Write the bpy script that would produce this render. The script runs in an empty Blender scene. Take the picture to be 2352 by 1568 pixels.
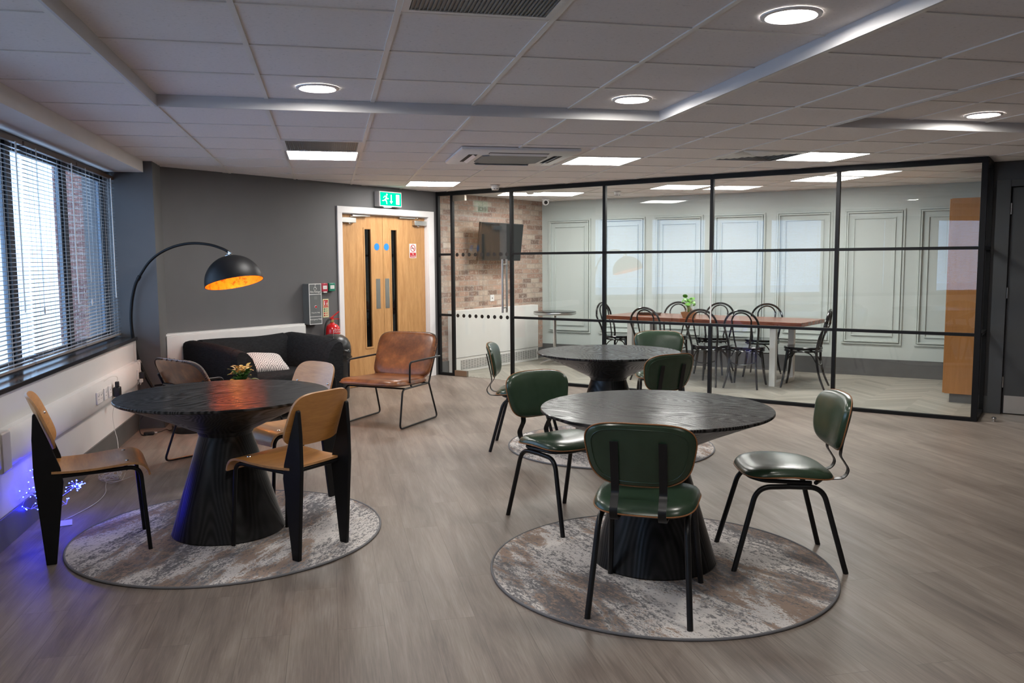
import bpy, bmesh, math, random
from math import sin, cos, pi, radians, sqrt, atan2
from mathutils import Vector, Matrix
random.seed(7)
SC = bpy.context.scene
COL = SC.collection
PI = math.pi

# ------------------------------------------------------------------ camera, world, exposure
PITCH, ROLL, YAW, FPX = 0.094944, -0.00659, 0.213577, 1933.55
cam_d = bpy.data.cameras.new('camera'); cam = bpy.data.objects.new('camera', cam_d); COL.objects.link(cam)
fw = Vector((sin(YAW)*cos(PITCH), cos(YAW)*cos(PITCH), -sin(PITCH)))
rt = Vector((cos(YAW), -sin(YAW), 0)); up = rt.cross(fw)
r2 = rt*cos(ROLL)+up*sin(ROLL); u2 = -rt*sin(ROLL)+up*cos(ROLL)
M = Matrix((r2, u2, -fw)).transposed().to_4x4(); M.translation = Vector((0.920221, -5.733524, 1.45114))
cam.matrix_world = M
cam_d.sensor_width = 36; cam_d.lens = FPX/2352*36; cam_d.clip_start = 0.05; cam_d.clip_end = 200
SC.camera = cam
SC.view_settings.view_transform = 'Standard'; SC.view_settings.look = 'None'
SC.view_settings.gamma = 1; SC.view_settings.use_curve_mapping = False
SC.view_settings.exposure = 0.68
wd = bpy.data.worlds.new('overcast_sky'); SC.world = wd; wd.use_nodes = True
bg = wd.node_tree.nodes['Background']; bg.inputs[0].default_value = (0.50, 0.70, 1.0, 1); bg.inputs[1].default_value = 2.9
PANEL_E = 23.0; DOWN_E = 95.0; LED_E = 130.0

H = 2.328            # ceiling height
CH = H + 0.058       # raised coffer height

# ------------------------------------------------------------------ materials
MATS = {}
def newmat(name):
    m = bpy.data.materials.new(name); m.use_nodes = True
    nt = m.node_tree
    for n in list(nt.nodes): nt.nodes.remove(n)
    out = nt.nodes.new('ShaderNodeOutputMaterial'); b = nt.nodes.new('ShaderNodeBsdfPrincipled')
    nt.links.new(b.outputs[0], out.inputs[0]); MATS[name] = m
    return m, nt, b
def N(nt, t, **kw):
    n = nt.nodes.new(t)
    for k, v in kw.items():
        if k.startswith('i_'):
            key = k[2:]; key = int(key) if key.isdigit() else key.replace('_', ' ')
            n.inputs[key].default_value = v
        else: setattr(n, k, v)
    return n
def L(nt, a, b): nt.links.new(a, b)
def math_(nt, op, a, b=None, c=None):
    n = nt.nodes.new('ShaderNodeMath'); n.operation = op
    for i, v in enumerate((a, b, c)):
        if v is None: continue
        if isinstance(v, (int, float)): n.inputs[i].default_value = v
        else: nt.links.new(v, n.inputs[i])
    return n.outputs[0]
def mapping(nt, scale=(1, 1, 1), rot=(0, 0, 0), loc=(0, 0, 0), coord='Object'):
    tc = nt.nodes.new('ShaderNodeTexCoord'); mp = nt.nodes.new('ShaderNodeMapping')
    mp.inputs['Rotation'].default_value = rot; mp.inputs['Location'].default_value = loc     # turn first, stretch after
    nt.links.new(tc.outputs[coord], mp.inputs[0]); m2 = nt.nodes.new('ShaderNodeMapping'); m2.inputs['Scale'].default_value = scale
    nt.links.new(mp.outputs[0], m2.inputs[0]); return m2.outputs[0]
def ramp(nt, fac, stops, interp='LINEAR'):
    r = nt.nodes.new('ShaderNodeValToRGB'); r.color_ramp.interpolation = interp
    e = r.color_ramp.elements
    while len(e) > 1: e.remove(e[-1])
    e[0].position = stops[0][0]; e[0].color = (*stops[0][1], 1)
    for p, c in stops[1:]:
        x = e.new(p); x.color = (*c, 1)
    nt.links.new(fac, r.inputs[0]); return r.outputs[0]
def mixc(nt, fac, a, b, mode='MIX'):
    n = nt.nodes.new('ShaderNodeMix'); n.data_type = 'RGBA'; n.blend_type = mode
    if isinstance(fac, (int, float)): n.inputs[0].default_value = fac
    else: nt.links.new(fac, n.inputs[0])
    for i, v in ((6, a), (7, b)):
        if isinstance(v, tuple): n.inputs[i].default_value = (*v, 1)
        else: nt.links.new(v, n.inputs[i])
    return n.outputs[2]
def bump(nt, b, h, strength=0.2, dist=0.01):
    n = nt.nodes.new('ShaderNodeBump'); n.inputs['Strength'].default_value = strength; n.inputs['Distance'].default_value = dist
    nt.links.new(h, n.inputs['Height']); nt.links.new(n.outputs[0], b.inputs['Normal'])
def flat(name, col, rough=0.5, metal=0.0, var=0.06, scale=8.0, bmp=0.0, bscale=200.0, spec=0.5, coat=0.0):
    m, nt, b = newmat(name)
    v = mapping(nt)
    nz = N(nt, 'ShaderNodeTexNoise', i_Scale=scale, i_Detail=3.0); L(nt, v, nz.inputs['Vector'])
    c = ramp(nt, nz.outputs[0], [(0.3, tuple(x*(1-var) for x in col)), (0.7, tuple(min(1, x*(1+var)) for x in col))])
    L(nt, c, b.inputs['Base Color']); b.inputs['Roughness'].default_value = rough; b.inputs['Metallic'].default_value = metal
    b.inputs['Specular IOR Level'].default_value = spec
    if coat: b.inputs['Coat Weight'].default_value = coat; b.inputs['Coat Roughness'].default_value = 0.15
    if bmp:
        n2 = N(nt, 'ShaderNodeTexNoise', i_Scale=bscale, i_Detail=2.0); L(nt, v, n2.inputs['Vector']); bump(nt, b, n2.outputs[0], bmp, 0.002)
    return m
def emis(name, col, strength):
    m = bpy.data.materials.new(name); m.use_nodes = True; nt = m.node_tree
    for n in list(nt.nodes): nt.nodes.remove(n)
    out = nt.nodes.new('ShaderNodeOutputMaterial'); e = nt.nodes.new('ShaderNodeEmission')
    e.inputs[0].default_value = (*col, 1); e.inputs[1].default_value = strength
    nt.links.new(e.outputs[0], out.inputs[0]); MATS[name] = m
    return m

flat('wall_grey', (0.118, 0.116, 0.118), 0.62, var=0.04, scale=3, bmp=0.08, bscale=300)
flat('wall_dark', (0.062, 0.062, 0.066), 0.6, var=0.04, scale=3, bmp=0.08, bscale=300)
flat('wall_white', (0.66, 0.65, 0.64), 0.55, var=0.03, scale=2, bmp=0.05, bscale=200)
flat('wall_sage', (0.50, 0.55, 0.53), 0.45, var=0.02, scale=2)
flat('ceiling_paint', (0.74, 0.71, 0.69), 0.7, var=0.02)
flat('grid_metal', (0.78, 0.75, 0.71), 0.45, var=0.02)
flat('cove_metal', (0.62, 0.61, 0.62), 0.5, var=0.02)
flat('base_grey', (0.10, 0.10, 0.10), 0.45, var=0.12, scale=5)
flat('white_gloss', (0.80, 0.78, 0.78), 0.3, var=0.02)
flat('white_plastic', (0.74, 0.73, 0.72), 0.35, var=0.02)
flat('white_metal', (0.72, 0.71, 0.69), 0.4, var=0.02)
flat('black_metal', (0.012, 0.012, 0.013), 0.32, var=0.1, spec=0.3)
flat('black_frame', (0.008, 0.008, 0.009), 0.45, var=0.1, spec=0.2)
flat('black_gloss', (0.010, 0.010, 0.012), 0.14, var=0.1)
flat('black_plastic', (0.015, 0.015, 0.016), 0.35, var=0.1)
flat('black_rubber', (0.02, 0.02, 0.02), 0.7)
flat('black_bag', (0.012, 0.012, 0.013), 0.2, bmp=0.6, bscale=30)
flat('sill_black', (0.03, 0.03, 0.033), 0.16, var=0.1)
flat('steel', (0.62, 0.61, 0.59), 0.28, 1.0, var=0.03)
flat('bronze_steel', (0.42, 0.36, 0.31), 0.32, 1.0, var=0.03)
flat('chrome', (0.8, 0.8, 0.8), 0.08, 1.0, var=0.0)
flat('brass', (0.75, 0.5, 0.2), 0.3, 1.0)
flat('frame_blue', (0.10, 0.13, 0.17), 0.4)
flat('mullion_dark', (0.02, 0.022, 0.028), 0.35)
flat('frame_brown', (0.085, 0.045, 0.025), 0.4, var=0.2)
flat('slat_metal', (0.36, 0.32, 0.30), 0.3, 0.3, var=0.03)
flat('red_paint', (0.55, 0.012, 0.015), 0.2, coat=0.4)
flat('red_plastic', (0.42, 0.03, 0.06), 0.35)
flat('green_plastic', (0.02, 0.20, 0.13), 0.35)
flat('box_grey', (0.16, 0.17, 0.17), 0.4, 0.2)
flat('vent_grey', (0.20, 0.21, 0.205), 0.5)
flat('vent_dark', (0.02, 0.02, 0.02), 0.7)
flat('blue_dot', (0.02, 0.22, 0.62), 0.4)
flat('sign_white', (0.8, 0.8, 0.78), 0.4, var=0.01)
flat('sign_red', (0.5, 0.012, 0.02), 0.4, var=0.01)
flat('sign_cream', (0.72, 0.68, 0.42), 0.45, var=0.02)
flat('text_white', (0.75, 0.76, 0.74), 0.5, var=0.0)
flat('stitch', (0.27, 0.11, 0.035), 0.6, var=0.25, scale=300)
flat('dot_black', (0.008, 0.008, 0.008), 0.5)
flat('rug_edge', (0.17, 0.17, 0.18), 0.85, bmp=0.5, bscale=400)
flat('leaf_green', (0.10, 0.30, 0.03), 0.4, var=0.4, scale=20)
flat('leaf_dark', (0.07, 0.16, 0.03), 0.45, var=0.4, scale=20)
flat('petal', (0.75, 0.42, 0.10), 0.5, var=0.3, scale=40)
flat('terracotta', (0.33, 0.16, 0.07), 0.6)
flat('root_tan', (0.35, 0.25, 0.16), 0.7)
flat('cable_white', (0.6, 0.58, 0.55), 0.5)
flat('exterior_brick_dark', (0.28, 0.13, 0.10), 0.9)
flat('ground_outside', (0.85, 0.87, 0.9), 0.9)
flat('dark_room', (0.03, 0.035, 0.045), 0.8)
flat('screen', (0.006, 0.006, 0.007), 0.16)
flat('side_wood', (0.05, 0.03, 0.02), 0.5)
emis('panel_light', (1.0, 0.97, 0.93), PANEL_E)
emis('down_light', (1.0, 0.95, 0.88), DOWN_E)
emis('led_blue', (0.006, 0.011, 1.0), LED_E)
emis('exit_green', (0.0, 0.62, 0.36), 1.0)
emis('exit_white', (0.75, 1.0, 0.93), 1.25)
emis('bulb_warm', (1.0, 0.40, 0.08), 140.0)

# ceiling tile
m, nt, b = newmat('ceiling_tile'); v = mapping(nt)
n1 = N(nt, 'ShaderNodeTexNoise', i_Scale=70.0, i_Detail=3.0); L(nt, v, n1.inputs['Vector'])
n2 = N(nt, 'ShaderNodeTexNoise', i_Scale=1.2, i_Detail=1.0); L(nt, v, n2.inputs['Vector'])
c = ramp(nt, n1.outputs[0], [(0.22, (0.58, 0.55, 0.545)), (0.36, (0.80, 0.765, 0.75)), (0.8, (0.84, 0.80, 0.79))])
L(nt, c, b.inputs['Base Color']); b.inputs['Roughness'].default_value = 0.85; b.inputs['Specular IOR Level'].default_value = 0.2
bump(nt, b, n1.outputs[0], 0.25, 0.002)

# vinyl plank floor, planks run along y
m, nt, b = newmat('floor_plank'); v = mapping(nt, rot=(0, 0, pi/2))
br = N(nt, 'ShaderNodeTexBrick', i_Scale=1.0, i_Mortar_Size=0.0011, i_Mortar_Smooth=0.1, i_Bias=0.0, i_Brick_Width=1.22, i_Row_Height=0.184, offset=0.37)
br.inputs['Color1'].default_value = (0, 0, 0, 1); br.inputs['Color2'].default_value = (1, 1, 1, 1); br.inputs['Mortar'].default_value = (0.5, 0.5, 0.5, 1)
L(nt, v, br.inputs['Vector'])
vs = mapping(nt, scale=(13, 1.3, 1)); off = N(nt, 'ShaderNodeVectorMath', operation='MULTIPLY_ADD'); off.inputs[1].default_value = (7, 11, 3)
L(nt, br.outputs[0], off.inputs[0]); L(nt, vs, off.inputs[2])
g1 = N(nt, 'ShaderNodeTexNoise', i_Scale=1.0, i_Detail=6.0, i_Roughness=0.62, i_Distortion=0.6); L(nt, off.outputs[0], g1.inputs['Vector'])
vf = mapping(nt, scale=(160, 6, 1)); g2 = N(nt, 'ShaderNodeTexNoise', i_Scale=1.0, i_Detail=3.0); L(nt, vf, g2.inputs['Vector'])
vb = mapping(nt, scale=(3.5, 0.8, 1)); g3 = N(nt, 'ShaderNodeTexNoise', i_Scale=1.0, i_Detail=2.0); L(nt, vb, g3.inputs['Vector'])
s = math_(nt, 'ADD', math_(nt, 'MULTIPLY', g1.outputs[0], 0.45), math_(nt, 'MULTIPLY', g2.outputs[0], 0.25))
s = math_(nt, 'ADD', s, math_(nt, 'MULTIPLY', g3.outputs[0], 0.3))
s = math_(nt, 'ADD', s, math_(nt, 'MULTIPLY', math_(nt, 'SUBTRACT', br.outputs[0], 0.5), 0.035))
c = ramp(nt, s, [(0.36, (0.125, 0.098, 0.082)), (0.5, (0.205, 0.168, 0.142)), (0.62, (0.285, 0.24, 0.205))])
c = mixc(nt, math_(nt, 'MULTIPLY', br.outputs[1], 0.55), c, (0.07, 0.055, 0.045))
L(nt, c, b.inputs['Base Color'])
L(nt, math_(nt, 'ADD', 0.36, math_(nt, 'MULTIPLY', g2.outputs[0], 0.14)), b.inputs['Roughness']); b.inputs['Specular IOR Level'].default_value = 0.35
bump(nt, b, g2.outputs[0], 0.08, 0.001)

# chevron floor of the meeting room
m, nt, b = newmat('floor_chevron'); v = mapping(nt, rot=(0, 0, radians(47)))
sx = N(nt, 'ShaderNodeSeparateXYZ'); L(nt, v, sx.inputs[0])
W_ = 0.42
fx = math_(nt, 'DIVIDE', sx.outputs[0], W_); col_ = math_(nt, 'FLOOR', fx); fr = math_(nt, 'SUBTRACT', fx, col_)
par = math_(nt, 'MULTIPLY', math_(nt, 'ABSOLUTE', math_(nt, 'SUBTRACT', math_(nt, 'MODULO', math_(nt, 'ADD', col_, 400.0), 2.0), 0.0)), 1.0)
tri = math_(nt, 'ABSOLUTE', math_(nt, 'SUBTRACT', par, fr))
yy = math_(nt, 'DIVIDE', math_(nt, 'ADD', sx.outputs[1], math_(nt, 'MULTIPLY', tri, W_)), 0.105)
pi_ = math_(nt, 'FLOOR', yy); pf = math_(nt, 'SUBTRACT', yy, pi_)
cb = N(nt, 'ShaderNodeCombineXYZ'); L(nt, col_, cb.inputs[0]); L(nt, pi_, cb.inputs[1])
wn = N(nt, 'ShaderNodeTexWhiteNoise', noise_dimensions='2D'); L(nt, cb.outputs[0], wn.inputs['Vector'])
cv = N(nt, 'ShaderNodeCombineXYZ'); L(nt, math_(nt, 'MULTIPLY', fr, 0.8), cv.inputs[0]); L(nt, math_(nt, 'MULTIPLY', yy, 2.4), cv.inputs[1]); L(nt, math_(nt, 'MULTIPLY', wn.outputs[0], 30.0), cv.inputs[2])
ng = N(nt, 'ShaderNodeTexNoise', i_Scale=2.0, i_Detail=5.0); L(nt, cv.outputs[0], ng.inputs['Vector'])
s = math_(nt, 'ADD', math_(nt, 'MULTIPLY', ng.outputs[0], 0.6), math_(nt, 'MULTIPLY', wn.outputs[0], 0.4))
c = ramp(nt, s, [(0.2, (0.22, 0.20, 0.165)), (0.5, (0.32, 0.30, 0.255)), (0.8, (0.42, 0.39, 0.335))])
edge = math_(nt, 'LESS_THAN', math_(nt, 'MINIMUM', pf, math_(nt, 'SUBTRACT', 1.0, pf)), 0.02)
c = mixc(nt, math_(nt, 'MULTIPLY', edge, 0.6), c, (0.12, 0.1, 0.08))
L(nt, c, b.inputs['Base Color']); b.inputs['Roughness'].default_value = 0.38

# brick wallpaper (local x along wall, z up)
def brickmat(name, cols, mortar, bw=0.205, rh=0.071):
    m, nt, b = newmat(name)
    tc = N(nt, 'ShaderNodeTexCoord'); sp = N(nt, 'ShaderNodeSeparateXYZ'); L(nt, tc.outputs['Object'], sp.inputs[0])
    cbx = N(nt, 'ShaderNodeCombineXYZ'); L(nt, sp.outputs[0], cbx.inputs[0]); L(nt, sp.outputs[2], cbx.inputs[1])
    nd = N(nt, 'ShaderNodeTexNoise', i_Scale=16.0, i_Detail=2.0); L(nt, cbx.outputs[0], nd.inputs['Vector'])
    vm = N(nt, 'ShaderNodeVectorMath', operation='MULTIPLY_ADD'); vm.inputs[1].default_value = (0.016, 0.016, 0); L(nt, nd.outputs['Color'], vm.inputs[0]); L(nt, cbx.outputs[0], vm.inputs[2])
    br = N(nt, 'ShaderNodeTexBrick', i_Scale=1.0, i_Mortar_Size=0.007, i_Mortar_Smooth=0.3, i_Brick_Width=bw, i_Row_Height=rh)
    br.inputs['Color1'].default_value = (0, 0, 0, 1); br.inputs['Color2'].default_value = (1, 1, 1, 1); L(nt, vm.outputs[0], br.inputs['Vector'])
    n1 = N(nt, 'ShaderNodeTexNoise', i_Scale=7.0, i_Detail=4.0, i_Roughness=0.7); L(nt, cbx.outputs[0], n1.inputs['Vector'])
    n2 = N(nt, 'ShaderNodeTexNoise', i_Scale=28.0, i_Detail=4.0, i_Roughness=0.7); L(nt, cbx.outputs[0], n2.inputs['Vector'])
    s = math_(nt, 'ADD', math_(nt, 'MULTIPLY', br.outputs[0], 0.62), math_(nt, 'MULTIPLY', n1.outputs[0], 0.38))
    c = ramp(nt, s, cols)
    w = ramp(nt, n2.outputs[0], [(0.52, (0, 0, 0)), (0.64, (1, 1, 1))])
    c = mixc(nt, math_(nt, 'MULTIPLY', w, 0.62), c, (0.56, 0.47, 0.41))
    c = mixc(nt, br.outputs[1], c, mortar)
    L(nt, c, b.inputs['Base Color']); b.inputs['Roughness'].default_value = 0.8
    bump(nt, b, math_(nt, 'SUBTRACT', n2.outputs[0], br.outputs[1]), 0.3, 0.004)
brickmat('brick_paper', [(0.2, (0.20, 0.135, 0.11)), (0.34, (0.33, 0.20, 0.155)), (0.48, (0.43, 0.28, 0.215)), (0.62, (0.36, 0.255, 0.205)), (0.76, (0.48, 0.38, 0.31)), (0.9, (0.58, 0.51, 0.45))], (0.36, 0.305, 0.26))
brickmat('brick_outside', [(0.2, (0.15, 0.05, 0.04)), (0.5, (0.22, 0.085, 0.06)), (0.9, (0.30, 0.12, 0.09))], (0.3, 0.24, 0.2), 0.225, 0.075)

# wood with long grain (local x along the grain by default)
def woodmat(name, cdark, clight, axis='x', rough=0.4, stretch=14.0, freq=1.0, bm=0.05, coat=0.0, blotch=0.0):
    m, nt, b = newmat(name)
    lo, hi = 1.3*freq, stretch*freq
    sc = {'x': (lo, hi, hi), 'y': (hi, lo, hi), 'z': (hi, hi, lo)}[axis]
    v = mapping(nt, scale=sc)
    n1 = N(nt, 'ShaderNodeTexNoise', i_Scale=1.6, i_Detail=5.0, i_Roughness=0.6, i_Distortion=0.7); L(nt, v, n1.inputs['Vector'])
    sc2 = tuple(k*7 for k in sc); v2 = mapping(nt, scale=sc2)
    n2 = N(nt, 'ShaderNodeTexNoise', i_Scale=1.6, i_Detail=2.0); L(nt, v2, n2.inputs['Vector'])
    s = math_(nt, 'ADD', math_(nt, 'MULTIPLY', n1.outputs[0], 0.7), math_(nt, 'MULTIPLY', n2.outputs[0], 0.3))
    c = ramp(nt, s, [(0.34, cdark), (0.66, clight)])
    L(nt, c, b.inputs['Base Color']); b.inputs['Roughness'].default_value = rough
    if coat: b.inputs['Coat Weight'].default_value = coat; b.inputs['Coat Roughness'].default_value = 0.2
    bump(nt, b, s, bm, 0.002)
    return m
woodmat('oak_door', (0.42, 0.21, 0.075), (0.60, 0.335, 0.14), 'z', 0.35, 12)
woodmat('plywood', (0.42, 0.175, 0.045), (0.58, 0.27, 0.075), 'x', 0.34, 12, coat=0.12)
woodmat('ply_edge', (0.36, 0.17, 0.065), (0.50, 0.27, 0.12), 'x', 0.4, 12)
woodmat('cabinet_wood', (0.37, 0.15, 0.035), (0.45, 0.19, 0.05), 'z', 0.4, 18, bm=0.02)
woodmat('rustic_wood', (0.13, 0.035, 0.018), (0.32, 0.10, 0.05), 'x', 0.24, 9, coat=0.3)

# stained ash with cathedral grain
def ashmat(name, base, line, scale=(1, 1, 1), rot=(0, 0, 0), rough=0.36, coord='Object', loc=(0, 0, 0), vert=False, spec=0.5, bm=0.08, freq=42.0):
    m, nt, b = newmat(name)
    v = mapping(nt, scale=scale, rot=rot, coord=coord, loc=loc)
    nz = N(nt, 'ShaderNodeTexNoise', i_Scale=1.1, i_Detail=1.5); L(nt, v, nz.inputs['Vector'])
    rings = math_(nt, 'MULTIPLY', nz.outputs[0], freq)
    sn = math_(nt, 'SINE', math_(nt, 'MULTIPLY', rings, 2*pi/1.0))
    vg = mapping(nt, scale=tuple(k*s_ for k, s_ in zip(scale, (1, 60, 60) if not vert else (60, 60, 2))), rot=rot, coord=coord)
    ng = N(nt, 'ShaderNodeTexNoise', i_Scale=1.0, i_Detail=3.0); L(nt, vg, ng.inputs['Vector'])
    s = math_(nt, 'ADD', math_(nt, 'MULTIPLY', math_(nt, 'ADD', math_(nt, 'MULTIPLY', sn, 0.5), 0.5), 0.68), math_(nt, 'MULTIPLY', ng.outputs[0], 0.32))
    c = ramp(nt, s, [(0.3, base), (0.9, line)])
    nt.nodes.remove(b); out = [n for n in nt.nodes if n.type == 'OUTPUT_MATERIAL'][0]
    df = N(nt, 'ShaderNodeBsdfDiffuse'); gl = N(nt, 'ShaderNodeBsdfGlossy'); L(nt, c, df.inputs[0]); gl.inputs[0].default_value = (1, 1, 1, 1)
    L(nt, math_(nt, 'SUBTRACT', rough+0.08, math_(nt, 'MULTIPLY', s, 0.14)), gl.inputs['Roughness'])
    lw = N(nt, 'ShaderNodeLayerWeight', i_Blend=0.5)
    f = math_(nt, 'ADD', 0.02, math_(nt, 'MULTIPLY', math_(nt, 'POWER', lw.outputs['Facing'], 4.5), spec))
    f = math_(nt, 'MULTIPLY', f, math_(nt, 'ADD', 0.58, math_(nt, 'MULTIPLY', s, 0.85)))
    mx = N(nt, 'ShaderNodeMixShader'); L(nt, f, mx.inputs[0]); L(nt, df.outputs[0], mx.inputs[1]); L(nt, gl.outputs[0], mx.inputs[2]); L(nt, mx.outputs[0], out.inputs[0])
    bn = N(nt, 'ShaderNodeBump'); bn.inputs['Strength'].default_value = bm; bn.inputs['Distance'].default_value = 0.001; L(nt, s, bn.inputs['Height']); L(nt, bn.outputs[0], gl.inputs['Normal'])
    return m
ashmat('ash_black', (0.011, 0.0105, 0.0105), (0.052, 0.049, 0.049), (0.9, 4.2, 1), rot=(0, 0, radians(-35)), rough=0.19, spec=0.31, bm=0.03, freq=34.0)
ashmat('ash_black_side', (0.011, 0.0105, 0.0105), (0.016, 0.0155, 0.016), (2.2, 2.2, 0.3), rough=0.36, vert=True, spec=0.5, bm=0.03)

# leathers
def leather(name, cols, rough=0.28, blotch=9.0):
    m, nt, b = newmat(name); v = mapping(nt)
    n1 = N(nt, 'ShaderNodeTexNoise', i_Scale=blotch, i_Detail=4.0, i_Roughness=0.65); L(nt, v, n1.inputs['Vector'])
    c = ramp(nt, n1.outputs[0], cols); L(nt, c, b.inputs['Base Color'])
    b.inputs['Roughness'].default_value = rough
    b.inputs['Coat Weight'].default_value = 0.0
leather('leather_green', [(0.3, (0.022, 0.042, 0.024)), (0.7, (0.034, 0.060, 0.036))], 0.27, 4.0)
leather('leather_brown', [(0.3, (0.070, 0.022, 0.008)), (0.5, (0.145, 0.046, 0.013)), (0.7, (0.25, 0.09, 0.026))], 0.34, 8.0)

# dark sofa fabric
m, nt, b = newmat('sofa_fabric'); v = mapping(nt, scale=(160, 160, 900))
n1 = N(nt, 'ShaderNodeTexNoise', i_Scale=1.0, i_Detail=2.0); L(nt, v, n1.inputs['Vector'])
v2 = mapping(nt, scale=(30, 30, 200)); n2 = N(nt, 'ShaderNodeTexNoise', i_Scale=1.0, i_Detail=2.0); L(nt, v2, n2.inputs['Vector'])
s = math_(nt, 'ADD', math_(nt, 'MULTIPLY', n1.outputs[0], 0.5), math_(nt, 'MULTIPLY', n2.outputs[0], 0.5))
L(nt, ramp(nt, s, [(0.35, (0.010, 0.010, 0.011)), (0.65, (0.025, 0.026, 0.028))]), b.inputs['Base Color']); b.inputs['Roughness'].default_value = 0.95
b.inputs['Specular IOR Level'].default_value = 0.1; bump(nt, b, s, 0.35, 0.002)

# diamond cushion
m, nt, b = newmat('cushion_diamond'); v = mapping(nt)
sp = N(nt, 'ShaderNodeSeparateXYZ'); L(nt, v, sp.inputs[0])
ax = math_(nt, 'PINGPONG', math_(nt, 'DIVIDE', sp.outputs[0], 0.115), 0.5)
az = math_(nt, 'PINGPONG', math_(nt, 'DIVIDE', sp.outputs[2], 0.15), 0.5)
d = math_(nt, 'MULTIPLY', math_(nt, 'ADD', ax, az), 5.0)
st = math_(nt, 'LESS_THAN', math_(nt, 'FRACT', d), 0.42)
L(nt, mixc(nt, st, (0.66, 0.64, 0.62), (0.20, 0.195, 0.20)), b.inputs['Base Color']); b.inputs['Roughness'].default_value = 0.9

# abstract rug: streaky cream, grey and brown
def rugmat(name, rot, seed, brown=0.5):
    m, nt, b = newmat(name)
    v = mapping(nt, scale=(1.2, 4.6, 1), rot=(0, 0, rot), loc=(seed, seed*0.7, 0))
    n1 = N(nt, 'ShaderNodeTexNoise', i_Scale=1.0, i_Detail=8.0, i_Roughness=0.68, i_Distortion=0.5); L(nt, v, n1.inputs['Vector'])
    v2 = mapping(nt, scale=(1.3, 3.6, 1), rot=(0, 0, rot), loc=(seed+9, seed+3, 0))
    n2 = N(nt, 'ShaderNodeTexNoise', i_Scale=1.0, i_Detail=4.0, i_Roughness=0.62, i_Distortion=0.9); L(nt, v2, n2.inputs['Vector'])
    v3 = mapping(nt, scale=(22, 46, 1), rot=(0, 0, rot)); n3 = N(nt, 'ShaderNodeTexNoise', i_Scale=1.0, i_Detail=3.0, i_Roughness=0.7); L(nt, v3, n3.inputs['Vector'])
    v4 = mapping(nt, scale=(380, 380, 1)); n4 = N(nt, 'ShaderNodeTexNoise', i_Scale=1.0, i_Detail=1.0); L(nt, v4, n4.inputs['Vector'])
    v5 = mapping(nt, scale=(70, 130, 1), rot=(0, 0, rot)); n5 = N(nt, 'ShaderNodeTexNoise', i_Scale=1.0, i_Detail=2.0); L(nt, v5, n5.inputs['Vector'])
    sp = math_(nt, 'ADD', math_(nt, 'MULTIPLY', n3.outputs[0], 0.6), math_(nt, 'MULTIPLY', n5.outputs[0], 0.4))
    s = math_(nt, 'ADD', math_(nt, 'MULTIPLY', n1.outputs[0], 0.62), math_(nt, 'SUBTRACT', math_(nt, 'MULTIPLY', sp, 0.95), 0.285))
    s2 = math_(nt, 'ADD', math_(nt, 'MULTIPLY', n2.outputs[0], 0.75), math_(nt, 'SUBTRACT', math_(nt, 'MULTIPLY', sp, 0.45), 0.10))
    k = ramp(nt, s2, [(0.515, (0, 0, 0)), (0.55, (1, 1, 1))])
    base = mixc(nt, math_(nt, 'MULTIPLY', k, 0.88), (0.68, 0.64, 0.61), (0.28, 0.185, 0.13))
    gk = ramp(nt, s, [(0.40, (1, 1, 1)), (0.46, (0.72, 0.72, 0.72)), (0.49, (0.55, 0.55, 0.55)), (0.515, (0, 0, 0))])
    c = mixc(nt, math_(nt, 'MULTIPLY', gk, 0.92), base, (0.115, 0.112, 0.12))
    c = mixc(nt, math_(nt, 'MULTIPLY', n4.outputs[0], 0.2), c, (0.25, 0.24, 0.24))
    L(nt, c, b.inputs['Base Color']); b.inputs['Roughness'].default_value = 0.95; b.inputs['Specular IOR Level'].default_value = 0.1
    bump(nt, b, n4.outputs[0], 0.5, 0.003)
rugmat('rug_left', radians(-65), 3.0); rugmat('rug_front', radians(-108), 11.0); rugmat('rug_back', radians(-105), 21.0)

# gold leaf inside of the lamp shade
m, nt, b = newmat('gold_leaf'); v = mapping(nt)
n1 = N(nt, 'ShaderNodeTexNoise', i_Scale=24.0, i_Detail=5.0, i_Roughness=0.7); L(nt, v, n1.inputs['Vector'])
L(nt, ramp(nt, n1.outputs[0], [(0.36, (0.18, 0.06, 0.012)), (0.46, (0.72, 0.26, 0.035)), (0.8, (0.90, 0.36, 0.05))]), b.inputs['Base Color'])
b.inputs['Roughness'].default_value = 0.45; b.inputs['Metallic'].default_value = 0.35; bump(nt, b, n1.outputs[0], 0.3, 0.002)

# clear pane: straight-through view plus a mirror share that grows at grazing angles
def panemat(name, tint, k0=0.045):
    m = bpy.data.materials.new(name); m.use_nodes = True; nt = m.node_tree
    for n in list(nt.nodes): nt.nodes.remove(n)
    out = N(nt, 'ShaderNodeOutputMaterial'); t = N(nt, 'ShaderNodeBsdfTransparent'); g = N(nt, 'ShaderNodeBsdfGlossy')
    t.inputs[0].default_value = (*tint, 1); g.inputs['Roughness'].default_value = 0.0; g.inputs[0].default_value = (1, 1, 1, 1)
    lw = N(nt, 'ShaderNodeLayerWeight', i_Blend=0.5)
    p5 = math_(nt, 'POWER', lw.outputs['Facing'], 5.0)
    f = math_(nt, 'ADD', k0, math_(nt, 'MULTIPLY', p5, 1-k0))
    mx = N(nt, 'ShaderNodeMixShader'); L(nt, f, mx.inputs[0]); L(nt, t.outputs[0], mx.inputs[1]); L(nt, g.outputs[0], mx.inputs[2]); L(nt, mx.outputs[0], out.inputs[0])
    MATS[name] = m
panemat('pane_clear', (0.975, 0.99, 0.985), 0.034); panemat('pane_window', (0.93, 0.97, 1.0), 0.04)
panemat('pane_door', (0.35, 0.4, 0.5), 0.05)

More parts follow.
